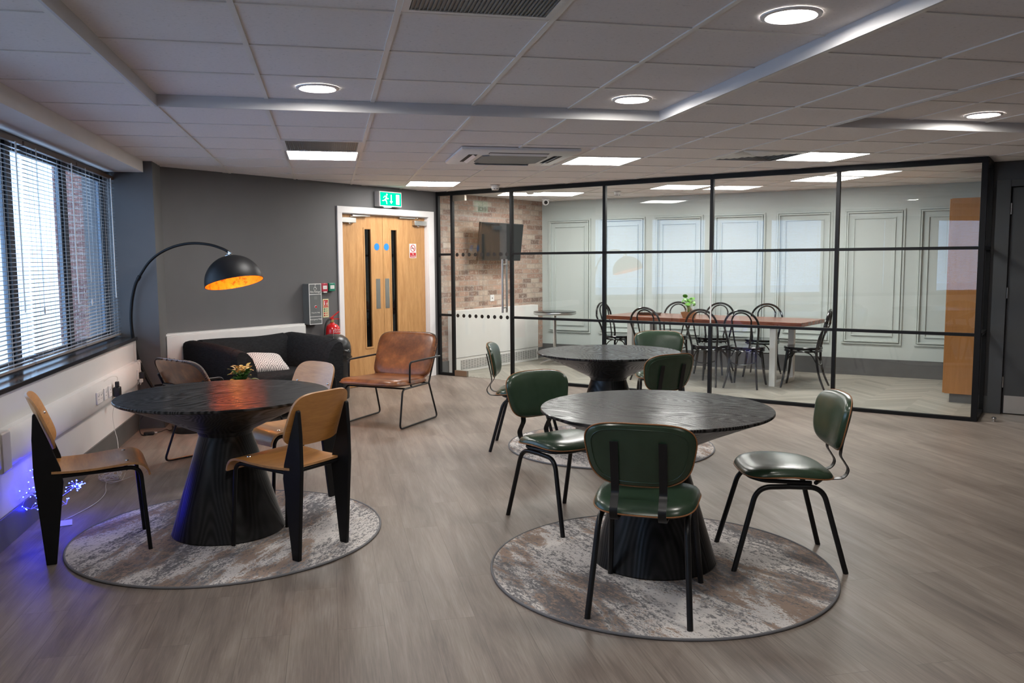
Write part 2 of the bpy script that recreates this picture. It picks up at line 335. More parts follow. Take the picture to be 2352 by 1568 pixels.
# ------------------------------------------------------------------ mesh builder
class MB:
    def __init__(s): s.v = []; s.f = []; s.m = []; s.mi = 0; s.T = None
    def add(s, vs, fs):
        o = len(s.v)
        s.v += [tuple(s.T @ Vector(p)) if s.T else tuple(p) for p in vs]
        s.f += [tuple(o+i for i in f) for f in fs]; s.m += [s.mi]*len(fs); return s
    def box(s, x0, x1, y0, y1, z0, z1):
        v = [(x, y, z) for z in (z0, z1) for y in (y0, y1) for x in (x0, x1)]
        return s.add(v, [(0, 2, 3, 1), (4, 5, 7, 6), (0, 1, 5, 4), (2, 6, 7, 3), (0, 4, 6, 2), (1, 3, 7, 5)])
    def cbox(s, c, d): return s.box(c[0]-d[0]/2, c[0]+d[0]/2, c[1]-d[1]/2, c[1]+d[1]/2, c[2]-d[2]/2, c[2]+d[2]/2)
    def bar(s, a, b, w, t, upv=(0, 0, 1)):
        a = Vector(a); b = Vector(b); d = (b-a).normalized(); u = Vector(upv)
        if abs(d.dot(u)) > 0.99: u = Vector((1, 0, 0))
        x = d.cross(u).normalized()*w/2; y = x.cross(d).normalized()*t/2
        v = [p+i*x+j*y for p in (a, b) for i, j in ((-1, -1), (1, -1), (1, 1), (-1, 1))]
        return s.add(v, [(3, 2, 1, 0), (4, 5, 6, 7), (0, 1, 5, 4), (1, 2, 6, 5), (2, 3, 7, 6), (3, 0, 4, 7)])
    def tube(s, pts, r, n=10, closed=False):
        P = [Vector(p) for p in pts]; k = len(P); R = r if isinstance(r, (list, tuple)) else [r]*k
        def tan(i):
            if closed: return (P[(i+1) % k]-P[i-1]).normalized()
            return (P[min(i+1, k-1)]-P[max(i-1, 0)]).normalized()
        t0 = tan(0); u = t0.orthogonal().normalized(); vs = []; T = t0
        for i in range(k):
            t = tan(i); u = (T.rotation_difference(t)) @ u; u = (u-t*u.dot(t)).normalized(); T = t; w = t.cross(u)
            vs += [P[i]+(u*cos(2*pi*j/n)+w*sin(2*pi*j/n))*R[i] for j in range(n)]
        fs = []
        for i in range(k if closed else k-1):
            a = i*n; b = ((i+1) % k)*n
            sh = 0
            if closed and i == k-1:
                best = min(range(n), key=lambda q: (vs[b+q]-vs[a]).length); sh = best
            fs += [(a+j, a+(j+1) % n, b+(j+1+sh) % n, b+(j+sh) % n) for j in range(n)]
        if not closed: fs += [tuple(reversed(range(n))), tuple(range((k-1)*n, k*n))]
        return s.add(vs, fs)
    def lathe(s, prof, n=40, c=(0, 0, 0), capb=True, capt=True):
        vs = [(c[0]+r*cos(2*pi*j/n), c[1]+r*sin(2*pi*j/n), c[2]+z) for r, z in prof for j in range(n)]
        fs = [(i*n+j, i*n+(j+1) % n, (i+1)*n+(j+1) % n, (i+1)*n+j) for i in range(len(prof)-1) for j in range(n)]
        if capb: fs.append(tuple(reversed(range(n))))
        if capt: fs.append(tuple(range((len(prof)-1)*n, len(prof)*n)))
        return s.add(vs, fs)
    def prism(s, poly, f0, f1):            # poly: 2D points, f0/f1: map (a,b)->xyz for the two faces
        n = len(poly)
        return s.add([f0(*p) for p in poly]+[f1(*p) for p in poly], [tuple(reversed(range(n))), tuple(range(n, 2*n))]+[(i, (i+1) % n, n+(i+1) % n, n+i) for i in range(n)])
    def loops(s, L_, cap0=True, cap1=True):
        n = len(L_[0]); vs = [p for l in L_ for p in l]
        fs = [(i*n+j, i*n+(j+1) % n, (i+1)*n+(j+1) % n, (i+1)*n+j) for i in range(len(L_)-1) for j in range(n)]
        if cap0: fs.append(tuple(reversed(range(n))))
        if cap1: fs.append(tuple(range((len(L_)-1)*n, len(L_)*n)))
        return s.add(vs, fs)
    def ball(s, c, r, n=16, k=10, sc=(1, 1, 1)):
        prof = [(r*sin(pi*i/k), -r*cos(pi*i/k)) for i in range(1, k)]
        vs = [(c[0]+q*cos(2*pi*j/n)*sc[0], c[1]+q*sin(2*pi*j/n)*sc[1], c[2]+z*sc[2]) for q, z in prof for j in range(n)]
        m_ = len(prof); fs = [(i*n+j, i*n+(j+1) % n, (i+1)*n+(j+1) % n, (i+1)*n+j) for i in range(m_-1) for j in range(n)]
        b = len(vs); vs += [(c[0], c[1], c[2]-r*sc[2]), (c[0], c[1], c[2]+r*sc[2])]
        fs += [(b, (j+1) % n, j) for j in range(n)]+[(b+1, (m_-1)*n+j, (m_-1)*n+(j+1) % n) for j in range(n)]
        return s.add(vs, fs)
    def obj(s, name, mats, parent=None, bevel=0, angle=35, subsurf=0):
        me = bpy.data.meshes.new(name); me.from_pydata(s.v, [], s.f); me.validate()
        for k in ([mats] if isinstance(mats, str) else mats): me.materials.append(MATS[k])
        if len(me.polygons) == len(s.m): me.polygons.foreach_set('material_index', s.m)
        bm = bmesh.new(); bm.from_mesh(me); bmesh.ops.recalc_face_normals(bm, faces=bm.faces); bm.to_mesh(me); bm.free()
        me.shade_smooth(); me.set_sharp_from_angle(angle=radians(angle))
        o = bpy.data.objects.new(name, me); COL.objects.link(o)
        if parent is not None: o.parent = parent
        if bevel:
            md = o.modifiers.new('bevel', 'BEVEL'); md.width = bevel; md.segments = 2; md.limit_method = 'ANGLE'; md.angle_limit = radians(40)
        if subsurf:
            md = o.modifiers.new('subsurf', 'SUBSURF'); md.levels = subsurf; md.render_levels = subsurf
        return o
def tag(o, label=None, cat=None, group=None, kind=None):
    if label: o['label'] = label
    if cat: o['category'] = cat
    if group: o['group'] = group
    if kind: o['kind'] = kind
    return o
def thing(name, label, cat, loc=(0, 0, 0), rz=0.0, group=None):
    o = bpy.data.objects.new(name, None); COL.objects.link(o); o.empty_display_size = 0.1
    o.location = loc; o.rotation_euler = (0, 0, rz); return tag(o, label, cat, group)
def struct(o, label=None, cat=None): o['kind'] = 'structure'; return tag(o, label, cat)
def dup(root, loc, rz, label, group=None):
    def cp(o, par):
        c = o.copy(); COL.objects.link(c)
        if par is not None: c.parent = par
        for ch in kids.get(o, []): cp(ch, c)
        return c
    kids = {}
    for q in bpy.data.objects:
        if q.parent: kids.setdefault(q.parent, []).append(q)
    r = cp(root, None); r.location = loc; r.rotation_euler = (0, 0, rz); r['label'] = label
    if group: r['group'] = group
    return r
def fillet(pts, r, seg=6):
    P = [Vector(p) for p in pts]; out = [P[0]]
    for i in range(1, len(P)-1):
        a, b, c = P[i-1], P[i], P[i+1]; d1 = (a-b).normalized(); d2 = (c-b).normalized()
        rr = min(r, (a-b).length*0.49, (c-b).length*0.49)
        p0 = b+d1*rr; p1 = b+d2*rr
        for k in range(seg+1):
            t = k/seg; out.append(p0*(1-t)**2+b*2*t*(1-t)+p1*t*t)
    out.append(P[-1]); return out
def smooth_path(pts, n=6):
    P = [Vector(p) for p in pts]; out = []
    for i in range(len(P)-1):
        p0 = P[max(i-1, 0)]; p1 = P[i]; p2 = P[i+1]; p3 = P[min(i+2, len(P)-1)]
        for k in range(n):
            t = k/n; out.append(0.5*((2*p1)+(p2-p0)*t+(2*p0-5*p1+4*p2-p3)*t*t+(3*p1-p0-3*p2+p3)*t**3))
    out.append(P[-1]); return out
def text_obj(name, body, size, mat, M4, parent, ext=0.0008, align='CENTER', squash=1.0):
    cu = bpy.data.curves.new(name, 'FONT'); cu.body = body; cu.size = size; cu.extrude = ext; cu.align_x = align; cu.align_y = 'CENTER'; cu.resolution_u = 3
    t = bpy.data.objects.new(name, cu); me = bpy.data.meshes.new_from_object(t); bpy.data.objects.remove(t); bpy.data.curves.remove(cu)
    me.transform(Matrix.Diagonal((squash, 1, 1, 1))); me.materials.clear(); me.materials.append(MATS[mat])
    o = bpy.data.objects.new(name, me); COL.objects.link(o); o.parent = parent; o.matrix_local = M4; return o
def wallmat(x, z, y=-0.001):      # text frame on a panel whose face looks to local -y
    return Matrix(((1, 0, 0, x), (0, 0, -1, y), (0, 1, 0, z), (0, 0, 0, 1)))

# wall frame: a thing's local +x runs along the wall, local -y points into the room
A = Vector((-0.562, 2.552)); WB = Vector((2.253, 5.001)); ua = (WB-A).normalized(); na = Vector((ua.y, -ua.x))
WANG = atan2(ua.y, ua.x)
def wp(s, d=0.0): p = A+ua*s+na*d; return (p.x, p.y)
C0 = Vector((4.07, 6.57)); C1 = Vector((8.17, 2.88)); ub = (C1-C0).normalized(); nb = Vector((ub.y, -ub.x)) ; BANG = atan2(ub.y, ub.x)
nb = Vector((-abs(ub.y), -abs(ub.x))) if True else nb
G0 = Vector((2.29, 5.03)); G6 = Vector((6.525, 0.641)); ug = (G6-G0).normalized(); GL = (G6-G0).length; GANG = atan2(ug.y, ug.x)
G7 = Vector((6.92, 1.02)); ur = (G7-G6).normalized()
SG = (G0-A).dot(ua)           # where the glass wall meets the grey wall
SC0 = (C0-A).dot(ua)

# ------------------------------------------------------------------ shell: floors, ceiling, walls
def poly_obj(name, pts, z, mat, flip=False):
    mb = MB(); mb.add([(x, y, z) for x, y in pts], [tuple(range(len(pts)))[::-1] if flip else tuple(range(len(pts)))]); return mb.obj(name, mat)
def slab(name, pts, z0, z1, mat):
    mb = MB(); mb.prism(pts, lambda x, y: (x, y, z0), lambda x, y: (x, y, z1)); return struct(mb.obj(name, mat))
slab('floor', [(-1.0, -9.2), (11.5, -9.2), (11.5, 9.5), (-1.0, 9.5)], -0.1, 0.0, 'floor_plank')
gA = tuple(G0); cA = tuple(C0); cB = tuple(C1); gB = tuple(G7); gC = tuple(G6)
slab('floor', [gA, gC, gB, (C1.x+0.25, C1.y-0.25), cB, cA], 0.0, 0.003, 'floor_chevron')

# ceiling built round the two raised coffers
A0, A1, AY = 0.0, 3.0, -0.615        # coffer A: x range, far edge
B0, B1, BY = 4.2, 7.8, -0.60
CY0 = -6.0
mb = MB()
def cz(x0, x1, y0, y1, z): mb.box(x0, x1, y0, y1, z, z+0.02)
ZT = H+0.004
cz(-1.0, 11.5, AY, 9.5, ZT); cz(-1.0, A0, CY0, AY, ZT); cz(A1, B0, CY0, AY, ZT); cz(B1, 11.5, CY0, AY, ZT); cz(-1.0, 11.5, -9.2, CY0, ZT)
cz(A0-0.02, A1+0.02, CY0-0.02, AY+0.02, CH+0.004); cz(B0-0.02, B1+0.02, CY0-0.02, AY+0.02, CH+0.004)
struct(mb.obj('ceiling', 'ceiling_tile'))
mb = MB()
for (x0, x1) in ((A0, A1), (B0, B1)):
    t = 0.012
    mb.box(x0, x1, AY-t, AY, H-0.004, CH+0.003); mb.box(x0, x1, CY0, CY0+t, H-0.004, CH+0.003)
    mb.box(x0, x0+t, CY0, AY, H-0.004, CH+0.003); mb.box(x1-t, x1, CY0, AY, H-0.004, CH+0.003)
struct(mb.obj('trim_1', 'cove_metal'))
# T-bar grid
mb = MB(); w = 0.012; g = 0.6
def bars_y(x, ys, z):
    for y0, y1 in ys: mb.box(x-w, x+w, y0, y1, z, z+0.006)
def bars_x(y, xs, z):
    for x0, x1 in xs: mb.box(x0, x1, y-w, y+w, z+0.001, z+0.006)
for k in range(0, 20):
    x = k*g
    if x > 11.4: break
    inA = A0-0.01 < x < A1+0.01; inB = B0-0.01 < x < B1+0.01
    if inA or inB:
        e = 0.04 if x in (A0, A1, B0, B1) else 0.0
        bars_y(x, [(AY+e*0, 9.4), (-9.2, CY0)], H-0.002)
        if abs(x-A0) < .01 or abs(x-B0) < .01: bars_y(x-w-0.001, [(CY0, AY)], H-0.002)
        elif abs(x-A1) < .01 or abs(x-B1) < .01: bars_y(x+w+0.001, [(CY0, AY)], H-0.002)
        else: bars_y(x, [(CY0, AY-0.012)], CH-0.002)
    else: bars_y(x, [(-9.2, 9.4)], H-0.002)
for k in range(-15, 16):
    y = k*g
    if y > AY+0.02: bars_x(y, [(-0.6, 11.4)], H-0.002)
    else: bars_x(y, [(-0.6, A0), (A1, B0), (B1, 11.4)], H-0.002)
    yi = y-0.042
    if CY0+0.05 < yi < AY-0.1: bars_x(yi, [(A0+0.012, A1-0.012), (B0+0.012, B1-0.012)], CH-0.002)
struct(mb.obj('trim_2', 'grid_metal'))

# window wall (left)
WX = -0.75; XO = -0.97; SILL = 0.815; HEAD = 2.20; YE = 2.17
mb = MB(); mb.box(XO-0.15, WX, -9.2, YE, 0, SILL-0.03); mb.box(XO-0.15, XO+0.02, -9.2, YE, 2.195, H+0.1)
struct(mb.obj('wall_left', 'wall_white'))
mb = MB(); mb.box(XO-0.02, -0.61, -9.2, 2.10, 2.232, H+0.003); struct(mb.obj('ceiling_bulkhead', 'ceiling_paint'))
bpy.data.objects['ceiling_bulkhead'].name = 'trim_3'
mb = MB(); mb.box(XO+0.02, WX+0.02, -9.2, YE, SILL-0.03, SILL); struct(mb.obj('trim_4', 'sill_black', bevel=0.004))
mb = MB(); mb.box(WX, WX+0.012, -9.2, 2.10, 0, 0.16); struct(mb.obj('baseboard_left', 'base_grey', bevel=0.002))
# short end wall beside the window, then the small return to the long grey wall
mb = MB(); mb.prism([(XO-0.15, YE), (-0.545, YE-0.03), (-0.545, 2.50), (-0.562, 2.552), (-0.70, 2.75), (XO-0.15, 2.75)], lambda x, y: (x, y, 0), lambda x, y: (x, y, H+0.003))
struct(mb.obj('wall_end', 'wall_grey'))
mb = MB(); mb.box(-0.745, -0.545, YE-0.045, YE-0.005, 0, 0.16); mb.box(-0.552, -0.533, YE-0.04, 2.52, 0, 0.16); struct(mb.obj('baseboard_end', 'base_grey'))

# long grey wall with the door opening (local frame along the wall)
S_D0, S_D1, DZ = 2.168, 3.60, 2.015
def wallobj(o): o.location = (A.x, A.y, 0); o.rotation_euler = (0, 0, WANG); return o
mb = MB(); T = 0.14
mb.box(-0.15, S_D0, 0, T, 0, H+0.003); mb.box(S_D0, S_D1, 0, T, DZ, H+0.003); mb.box(S_D1, SG+0.03, 0, T, 0, H+0.003)
struct(wallobj(mb.obj('wall_back', 'wall_grey')))
mb = MB(); mb.box(SG+0.03, SC0+0.1, 0, T, 0, H+0.003); struct(wallobj(mb.obj('wall_brick', 'brick_paper')))
mb = MB(); mb.box(0.0, S_D0-0.1, -0.014, 0, 0, 0.16); mb.box(SG+0.04, SC0-0.01, -0.014, 0, 0, 0.16); struct(wallobj(mb.obj('baseboard_back', 'base_grey')))
# door frame: architrave and lining
mb = MB()
for s0, s1 in ((2.10, 2.172), (3.60, 3.70)): mb.box(s0, s1, -0.02, 0.0, 0, 2.078)
mb.box(2.10, 3.70, -0.021, 0.0, 2.005, 2.079)
mb.box(2.150, 2.172, 0, T, 0, 2.01); mb.box(3.596, 3.618, 0, T, 0, 2.01); mb.box(2.172, 3.596, 0, T, 1.998, 2.02)
struct(wallobj(mb.obj('trim_5', 'white_gloss', bevel=0.003)))
# corridor beyond the doors: added dark backing that keeps sky light out of the panes
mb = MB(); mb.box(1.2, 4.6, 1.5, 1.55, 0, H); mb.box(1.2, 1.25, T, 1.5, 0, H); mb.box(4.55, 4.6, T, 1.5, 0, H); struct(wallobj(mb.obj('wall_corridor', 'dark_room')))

# double oak doors
def door_leaf(s0, s1, hinge_left, vis, push, name):
    yo = 0.05
    root = bpy.data.objects.new(name, None); COL.objects.link(root); wallobj(root); struct(root)
    v0, v1, z0, z1 = vis
    mb = MB(); t = 0.044
    mb.box(s0, v0, yo, yo+t, 0.006, 1.995); mb.box(v1, s1, yo, yo+t, 0.006, 1.995); mb.box(v0, v1, yo, yo+t, 0.006, z0); mb.box(v0, v1, yo, yo+t, z1, 1.995)
    mb.obj('leaf', 'oak_door', root)
    mb = MB(); f = 0.014
    mb.box(v0-f, v0+0.006, yo-0.006, yo, z0-f, z1+f); mb.box(v1-0.006, v1+f, yo-0.006, yo, z0-f, z1+f); mb.box(v0, v1, yo-0.006, yo, z0-f, z0+0.006); mb.box(v0, v1, yo-0.006, yo, z1-0.006, z1+f)
    mb.obj('glazing_bead', 'oak_door', root, bevel=0.002)
    MB().box(v0, v1, yo+0.018, yo+0.026, z0, z1).obj('vision_pane', 'pane_door', root)
    MB().box(push[0], push[1], yo-0.002, yo, 0.90, 1.255).obj('push_plate', 'steel', root)
    mb = MB(); c = ((push[0]+push[1])/2+ (-0.01 if hinge_left else 0.0), 1.632); mb.T = None
    n = 28; mb.prism([(c[0]+0.042*cos(2*pi*i/n), c[1]+0.042*sin(2*pi*i/n)) for i in range(n)], lambda x, z: (x, yo, z), lambda x, z: (x, yo-0.0015, z))
    d = mb.obj('fire_door_disc', 'blue_dot', root); tag(d, 'blue round fire door sticker')
    return root, yo
d1, yo = door_leaf(2.176, 2.858, True, (2.560, 2.666, 0.45, 1.84), (2.735, 2.805), 'door_1')
d2, yo = door_leaf(2.862, 3.592, False, (2.992, 3.098, 0.45, 1.84), (2.885, 2.955), 'door_2')
def closer(s0, s1, arm0, arm1, piv, label):
    t = thing('door_closer', label, 'door closer', (*wp(s0, 0), 0), WANG, 'overhead door closers')
    o = s0
    MB().box(0, s1-o, yo-0.048, yo, 1.90, 1.958).obj('body', 'steel', t, bevel=0.004)
    mb = MB(); mb.bar((piv-o, yo-0.03, 1.972), (arm1-o, -0.012, 1.985), 0.018, 0.006); mb.bar((arm0-o, yo-0.022, 1.985), (arm1-o, yo-0.022, 1.985), 0.02, 0.012)
    mb.obj('arm', 'steel', t)
    MB().lathe([(0.012, 1.885), (0.018, 1.89), (0.018, 1.90)], 16, (piv-o, yo-0.026, 0)).obj('spindle_cap', 'chrome', t)
closer(2.18, 2.40, 2.36, 2.60, 2.32, 'silver overhead closer on the left oak door, above its narrow pane')
closer(3.37, 3.59, 3.12, 3.40, 3.45, 'silver overhead closer on the right oak door, next to the glass wall')
# no smoking notice
t = thing('no_smoking_sign', 'small red and white no smoking sticker on the right oak door', 'sign', (*wp(3.375, 0), 0), WANG)
y0 = yo-0.001
MB().box(-0.06, 0.06, y0-0.0015, y0, 1.50, 1.675).obj('backing', 'sign_white', t)
MB().box(-0.052, 0.052, y0-0.003, y0-0.0015, 1.508, 1.565).obj('red_band', 'sign_red', t)
mb = MB(); mb.tube([(0.040*cos(q*2*pi/28), y0-0.003, 1.62+0.040*sin(q*2*pi/28)) for q in range(28)], 0.004, 6, True); mb.bar((-0.028, y0-0.003, 1.648), (0.028, y0-0.003, 1.592), 0.002, 0.008)
mb.obj('prohibition_ring', 'sign_red', t)
MB().cbox((0, y0-0.0025, 1.62), (0.05, 0.001, 0.008)).obj('cigarette', 'dot_black', t)
text_obj('text', 'No\nsmoking', 0.026, 'text_white', wallmat(0, 1.537, y0-0.0035), t)

# meeting room walls
mb = MB(); BL = (C1-C0).length
mb.box(-0.05, BL+0.7, 0, 0.12, 0, H+0.003); o = struct(mb.obj('wall_far', 'wall_sage')); o.location = (C0.x, C0.y, 0); o.rotation_euler = (0, 0, BANG)
def raised_frame(mb, x0, x1, z0, z1, w, d, y=0.0):
    def rail(a, b, c, e): mb.box(a, b, y-d, y, c, e)
    rail(x0, x1, z0, z0+w); rail(x0, x1, z1-w, z1); rail(x0, x0+w, z0+w, z1-w); rail(x1-w, x1, z0+w, z1-w)
mb = MB()
for k in range(7):
    x0 = 0.10+0.83*k
    if x0 > BL-0.3: break
    raised_frame(mb, x0, x0+0.69, 0.395, 2.06, 0.024, 0.020); raised_frame(mb, x0+0.030, x0+0.660, 0.425, 2.030, 0.018, 0.034)
    raised_frame(mb, x0+0.105, x0+0.585, 0.50, 1.955, 0.014, 0.016)
o = struct(mb.obj('trim_6', 'wall_sage', bevel=0.003)); o.location = (C0.x, C0.y, 0); o.rotation_euler = (0, 0, BANG)
mb = MB(); mb.box(0, BL, -0.014, 0, 0.003, 0.215); o = struct(mb.obj('baseboard_far', 'base_grey')); o.location = (C0.x, C0.y, 0); o.rotation_euler = (0, 0, BANG)
# side wall from the end of the glass return to the far wall
RL = 2.7; RANG = atan2(ur.y, ur.x)
mb = MB(); mb.box(0.0, RL, -0.12, 0.0, 0, H+0.003); o = struct(mb.obj('wall_side', 'wall_grey')); o.location = (G7.x, G7.y, 0); o.rotation_euler = (0, 0, RANG)
# dark wall to the right of the glass, with its own door opening
uw = Vector((0.69, -0.724)).normalized(); WWA = atan2(uw.y, uw.x)
def rw(o): o.location = (G7.x, G7.y, 0); o.rotation_euler = (0, 0, WWA); return o
mb = MB(); mb.box(0.0, 0.165, 0, 0.14, 0, H+0.003); mb.box(0.165, 1.115, 0, 0.14, 2.10, H+0.003); mb.box(1.115, 5.2, 0, 0.14, 0, H+0.003); mb.box(0.165, 1.115, 0.06, 0.14, 0, 2.10)  # last box: backing added behind the door leaf, blocks sky light at its gap
struct(rw(mb.obj('wall_right', 'wall_dark')))
mb = MB(); mb.box(0.05, 0.165, -0.014, 0, 0, 2.165); mb.box(1.115, 1.23, -0.014, 0, 0, 2.165); mb.box(0.165, 1.115, -0.014, 0, 2.10, 2.165); struct(rw(mb.obj('trim_7', 'wall_dark', bevel=0.003)))
mb = MB(); mb.box(0.0, 0.05, -0.012, 0, 0, 0.16); mb.box(1.23, 5.2, -0.012, 0, 0, 0.16); struct(rw(mb.obj('baseboard_right', 'base_grey')))
root = bpy.data.objects.new('door_3', None); COL.objects.link(root); rw(root); struct(root)
MB().box(0.175, 1.105, 0.012, 0.056, 0.006, 2.092).obj('leaf', 'wall_dark', root, bevel=0.002)
MB().box(0.185, 1.095, 0.009, 0.012, 0.01, 0.175).obj('kick_plate', 'steel', root)
for z in (0.25, 1.08, 1.85): MB().lathe([(0.009, z), (0.009, z+0.10)], 12, (0.170, 0.006, 0)).obj('hinge', 'steel', root)
mb = MB(); mb.lathe([(0.01, 0), (0.01, 0.05)], 12); h = mb.obj('door_handle', 'steel', root); h.matrix_local = Matrix.Translation((1.03, 0.012, 1.0)) @ Matrix.Rotation(pi/2, 4, 'X')
# unseen back walls of the room behind the camera
mb = MB(); mb.box(-1.1, 11.5, -9.2, -9.1, 0, H+0.02); struct(mb.obj('wall_front', 'wall_white'))
e0 = G7+uw*5.2
mb = MB(); mb.prism([(e0.x, e0.y), (e0.x+0.12, e0.y), (e0.x+0.12, -9.1), (e0.x, -9.1)], lambda x, y: (x, y, 0), lambda x, y: (x, y, H+0.02)); struct(mb.obj('wall_east', 'wall_white'))
# door stop on the floor
t = thing('door_stop', 'small round chrome door stop on the floor before the dark door', 'door stop', (6.69, 0.60, 0))
MB().lathe([(0.018, 0.0), (0.018, 0.004), (0.012, 0.006), (0.012, 0.024)], 16).obj('stem', 'steel', t)
MB().lathe([(0.021, 0.024), (0.023, 0.028), (0.021, 0.036), (0.01, 0.04)], 16).obj('cap', 'chrome', t)

# ------------------------------------------------------------------ windows and blinds
mull = [2.17, 1.065, -0.05, -1.16, -2.27, -3.38, -4.49, -5.6, -6.71, -7.82]
for i in range(len(mull)-1):
    y1, y0 = mull[i], mull[i+1]
    r = bpy.data.objects.new('window_%d' % (i+1), None); COL.objects.link(r); struct(r); r.location = (XO, (y0+y1)/2, SILL)
    h2 = (y1-y0)/2; hh = HEAD-SILL
    mb = MB(); mb.box(-0.035, 0.02, -h2, -h2+0.04, 0, hh); mb.box(-0.035, 0.02, h2-0.04, h2, 0, hh); mb.obj('mullion', 'mullion_dark', r)
    mb = MB(); a = h2-0.04
    mb.box(-0.022, 0.0, -a, -a+0.03, 0.03, hh-0.04); mb.box(-0.022, 0.0, a-0.03, a, 0.03, hh-0.04); mb.box(-0.022, 0.0, -a, a, 0.0, 0.045); mb.box(-0.022, 0.0, -a, a, hh-0.05, hh)
    mb.obj('window_frame', 'frame_blue', r)
    MB().box(-0.018, -0.010, -a+0.04, a-0.04, 0.045, hh-0.05).obj('pane', 'pane_window', r)
mb = MB(); mb.box(XO+0.0, XO+0.05, -9.2, YE-0.001, 2.195, 2.232); mb.box(XO+0.0, XO+0.05, -9.2, YE-0.001, SILL, SILL+0.02); struct(mb.obj('trim_8', 'frame_brown'))
mb = MB(); mb.box(XO-0.02, XO+0.04, -9.2, -7.9, SILL, 2.2); struct(mb.obj('wall_left', 'wall_white'))
BX = -0.875; lab = ['metal venetian blind nearest the corner, brick building visible behind its slats', 'metal venetian blind between the corner blind and the one cut by the frame edge', 'metal venetian blind cut off by the left edge of the photo',
    'venetian blind further back along the window wall']
proto = None
for i in range(len(mull)-1):
    y1, y0 = mull[i], mull[i+1]; wdt = 1.095
    lb = lab[i] if i < 3 else 'venetian blind, %s one outside the frame along the window wall' % ('first', 'second', 'third', 'fourth', 'fifth', 'sixth')[i-3]
    if proto is None:
        t = thing('venetian_blind', lb, 'window blind', (BX, (y0+y1)/2, SILL), 0, 'venetian blinds along the window wall'); proto = t
        a = wdt/2-0.008
        MB().box(-0.014, 0.014, -a, a, 1.352, 1.38).obj('headrail', 'frame_brown', t)
        MB().box(-0.012, 0.012, -a, a, 0.022, 0.036).obj('bottom_rail', 'slat_metal', t)
        mb = MB(); z = 0.055; tl = 0.10
        while z < 1.345:
            hw = 0.0125
            v = [];
            for yy_ in (-a, a):
                for u_, dz in ((-hw, 0.0), (-hw*0.4, 0.0016), (hw*0.4, 0.0016), (hw, 0.0)): v.append((u_*cos(tl), yy_, z+dz-u_*sin(tl)))
            mb.add(v, [(0, 1, 5, 4), (1, 2, 6, 5), (2, 3, 7, 6)]); z += 0.0258
        o = mb.obj('slats', 'slat_metal', t); md = o.modifiers.new('solid', 'SOLIDIFY'); md.thickness = 0.0006
        mb = MB()
        for yy_ in (-0.42, -0.12, 0.18, 0.44):
            for xx in (-0.0135, 0.0135): mb.tube([(xx, yy_, 0.03), (xx, yy_, 1.36)], 0.0009, 5)
        mb.tube([(0.02, -0.36, 0.35), (0.02, -0.36, 1.36)], 0.0016, 5); mb.tube([(0.02, -0.345, 0.5), (0.02, -0.345, 1.36)], 0.0014, 5)
        mb.obj('cords', 'cable_white', t)
        mb = MB(); mb.lathe([(0.003, 0), (0.007, 0.02), (0.004, 0.05)], 10, (0.02, -0.36, 0.32)); mb.obj('cord_toggle', 'white_plastic', t)
        o = mb = MB().tube([(0.02, 0.40, 0.35), (0.02, 0.40, 1.355)], 0.004, 8).obj('tilt_wand', 'white_plastic', t)
    else:
        r = dup(proto, (BX, (y0+y1)/2, SILL), 0, lb)
        if i in (4, 5, 7, 8):            # these hang closed
            mb = MB(); z = 0.055
            while z < 1.345:
                mb.add([(u_*0.35, yy_, z+u_) for yy_ in (-a, a) for u_ in (-0.0135, 0.0, 0.0135)], [(0, 1, 4, 3), (1, 2, 5, 4)]); z += 0.0258
            o = mb.obj('slats', 'slat_metal', r); md = o.modifiers.new('solid', 'SOLIDIFY'); md.thickness = 0.0006
            for c in [c for c in r.children if c.name.startswith('slats') and c is not o]: bpy.data.objects.remove(c)
# outside: neighbouring brick wing and ground
mb = MB(); mb.box(-0.1, 1.05, 0, 4.0, 0, 5.5); o = mb.obj('brick_wing', 'brick_outside'); o.location = (-2.06, 5.0, -0.3)
tag(o, 'dark red brick building outside the window nearest the corner', 'building')
mb = MB(); mb.box(-40, -1.15, -40, 40, -0.5, -0.3); struct(mb.obj('ground', 'ground_outside'))
bpy.data.objects['ground'].name = 'floor'

# ------------------------------------------------------------------ ceiling lights
def panel(cx, cy, label, z=H):
    t = thing('ceiling_light', label, 'ceiling light', (cx, cy, z), 0, 'square ceiling light panels')
    MB().box(-0.275, 0.275, -0.275, 0.275, -0.001, 0.003).obj('diffuser', 'panel_light', t)
    mb = MB(); raised = 0.293
    for a in ((-raised, raised, -raised, -0.275), (-raised, raised, 0.275, raised), (-raised, -0.275, -0.275, 0.275), (0.275, raised, -0.275, 0.275)): mb.box(*a, -0.002, 0.004)
    mb.obj('frame', 'white_gloss', t)
panel(0.9, 1.5, 'square light panel directly beyond the grey slotted vent, nearest the window')
panel(3.3, 1.5, 'square light panel just right of the ceiling air conditioner')
panel(5.1, 0.9, 'square light panel touching the louvred diffuser, above the glass wall')
panel(2.1, 3.9, 'square light panel near the green exit sign')
panel(3.9, 5.1, 'light panel in the meeting room beside the white dome camera')
panel(5.1, 3.9, 'light panel over the middle of the meeting room table')
panel(6.3, 2.7, 'light panel in the meeting room nearest the orange wood cupboard')
def downlight(cx, cy, label, z=CH):
    t = thing('downlight', label, 'downlight', (cx, cy, z), 0, 'round recessed downlights')
    MB().lathe([(0.088, 0.0), (0.088, 0.003)], 36).obj('lens', 'down_light', t)
    mb = MB(); mb.lathe([(0.090, -0.001), (0.098, -0.006), (0.114, -0.003), (0.116, 0.003)], 40, capb=False, capt=False); mb.obj('trim_ring', 'white_gloss', t)
downlight(0.89, -0.97, 'round downlight in the left raised ceiling bay, above the left black table')
downlight(2.68, -0.97, 'round downlight in the raised bay corner, above the front right table')
downlight(2.69, -2.69, 'largest round downlight, nearest the camera in the raised bay')
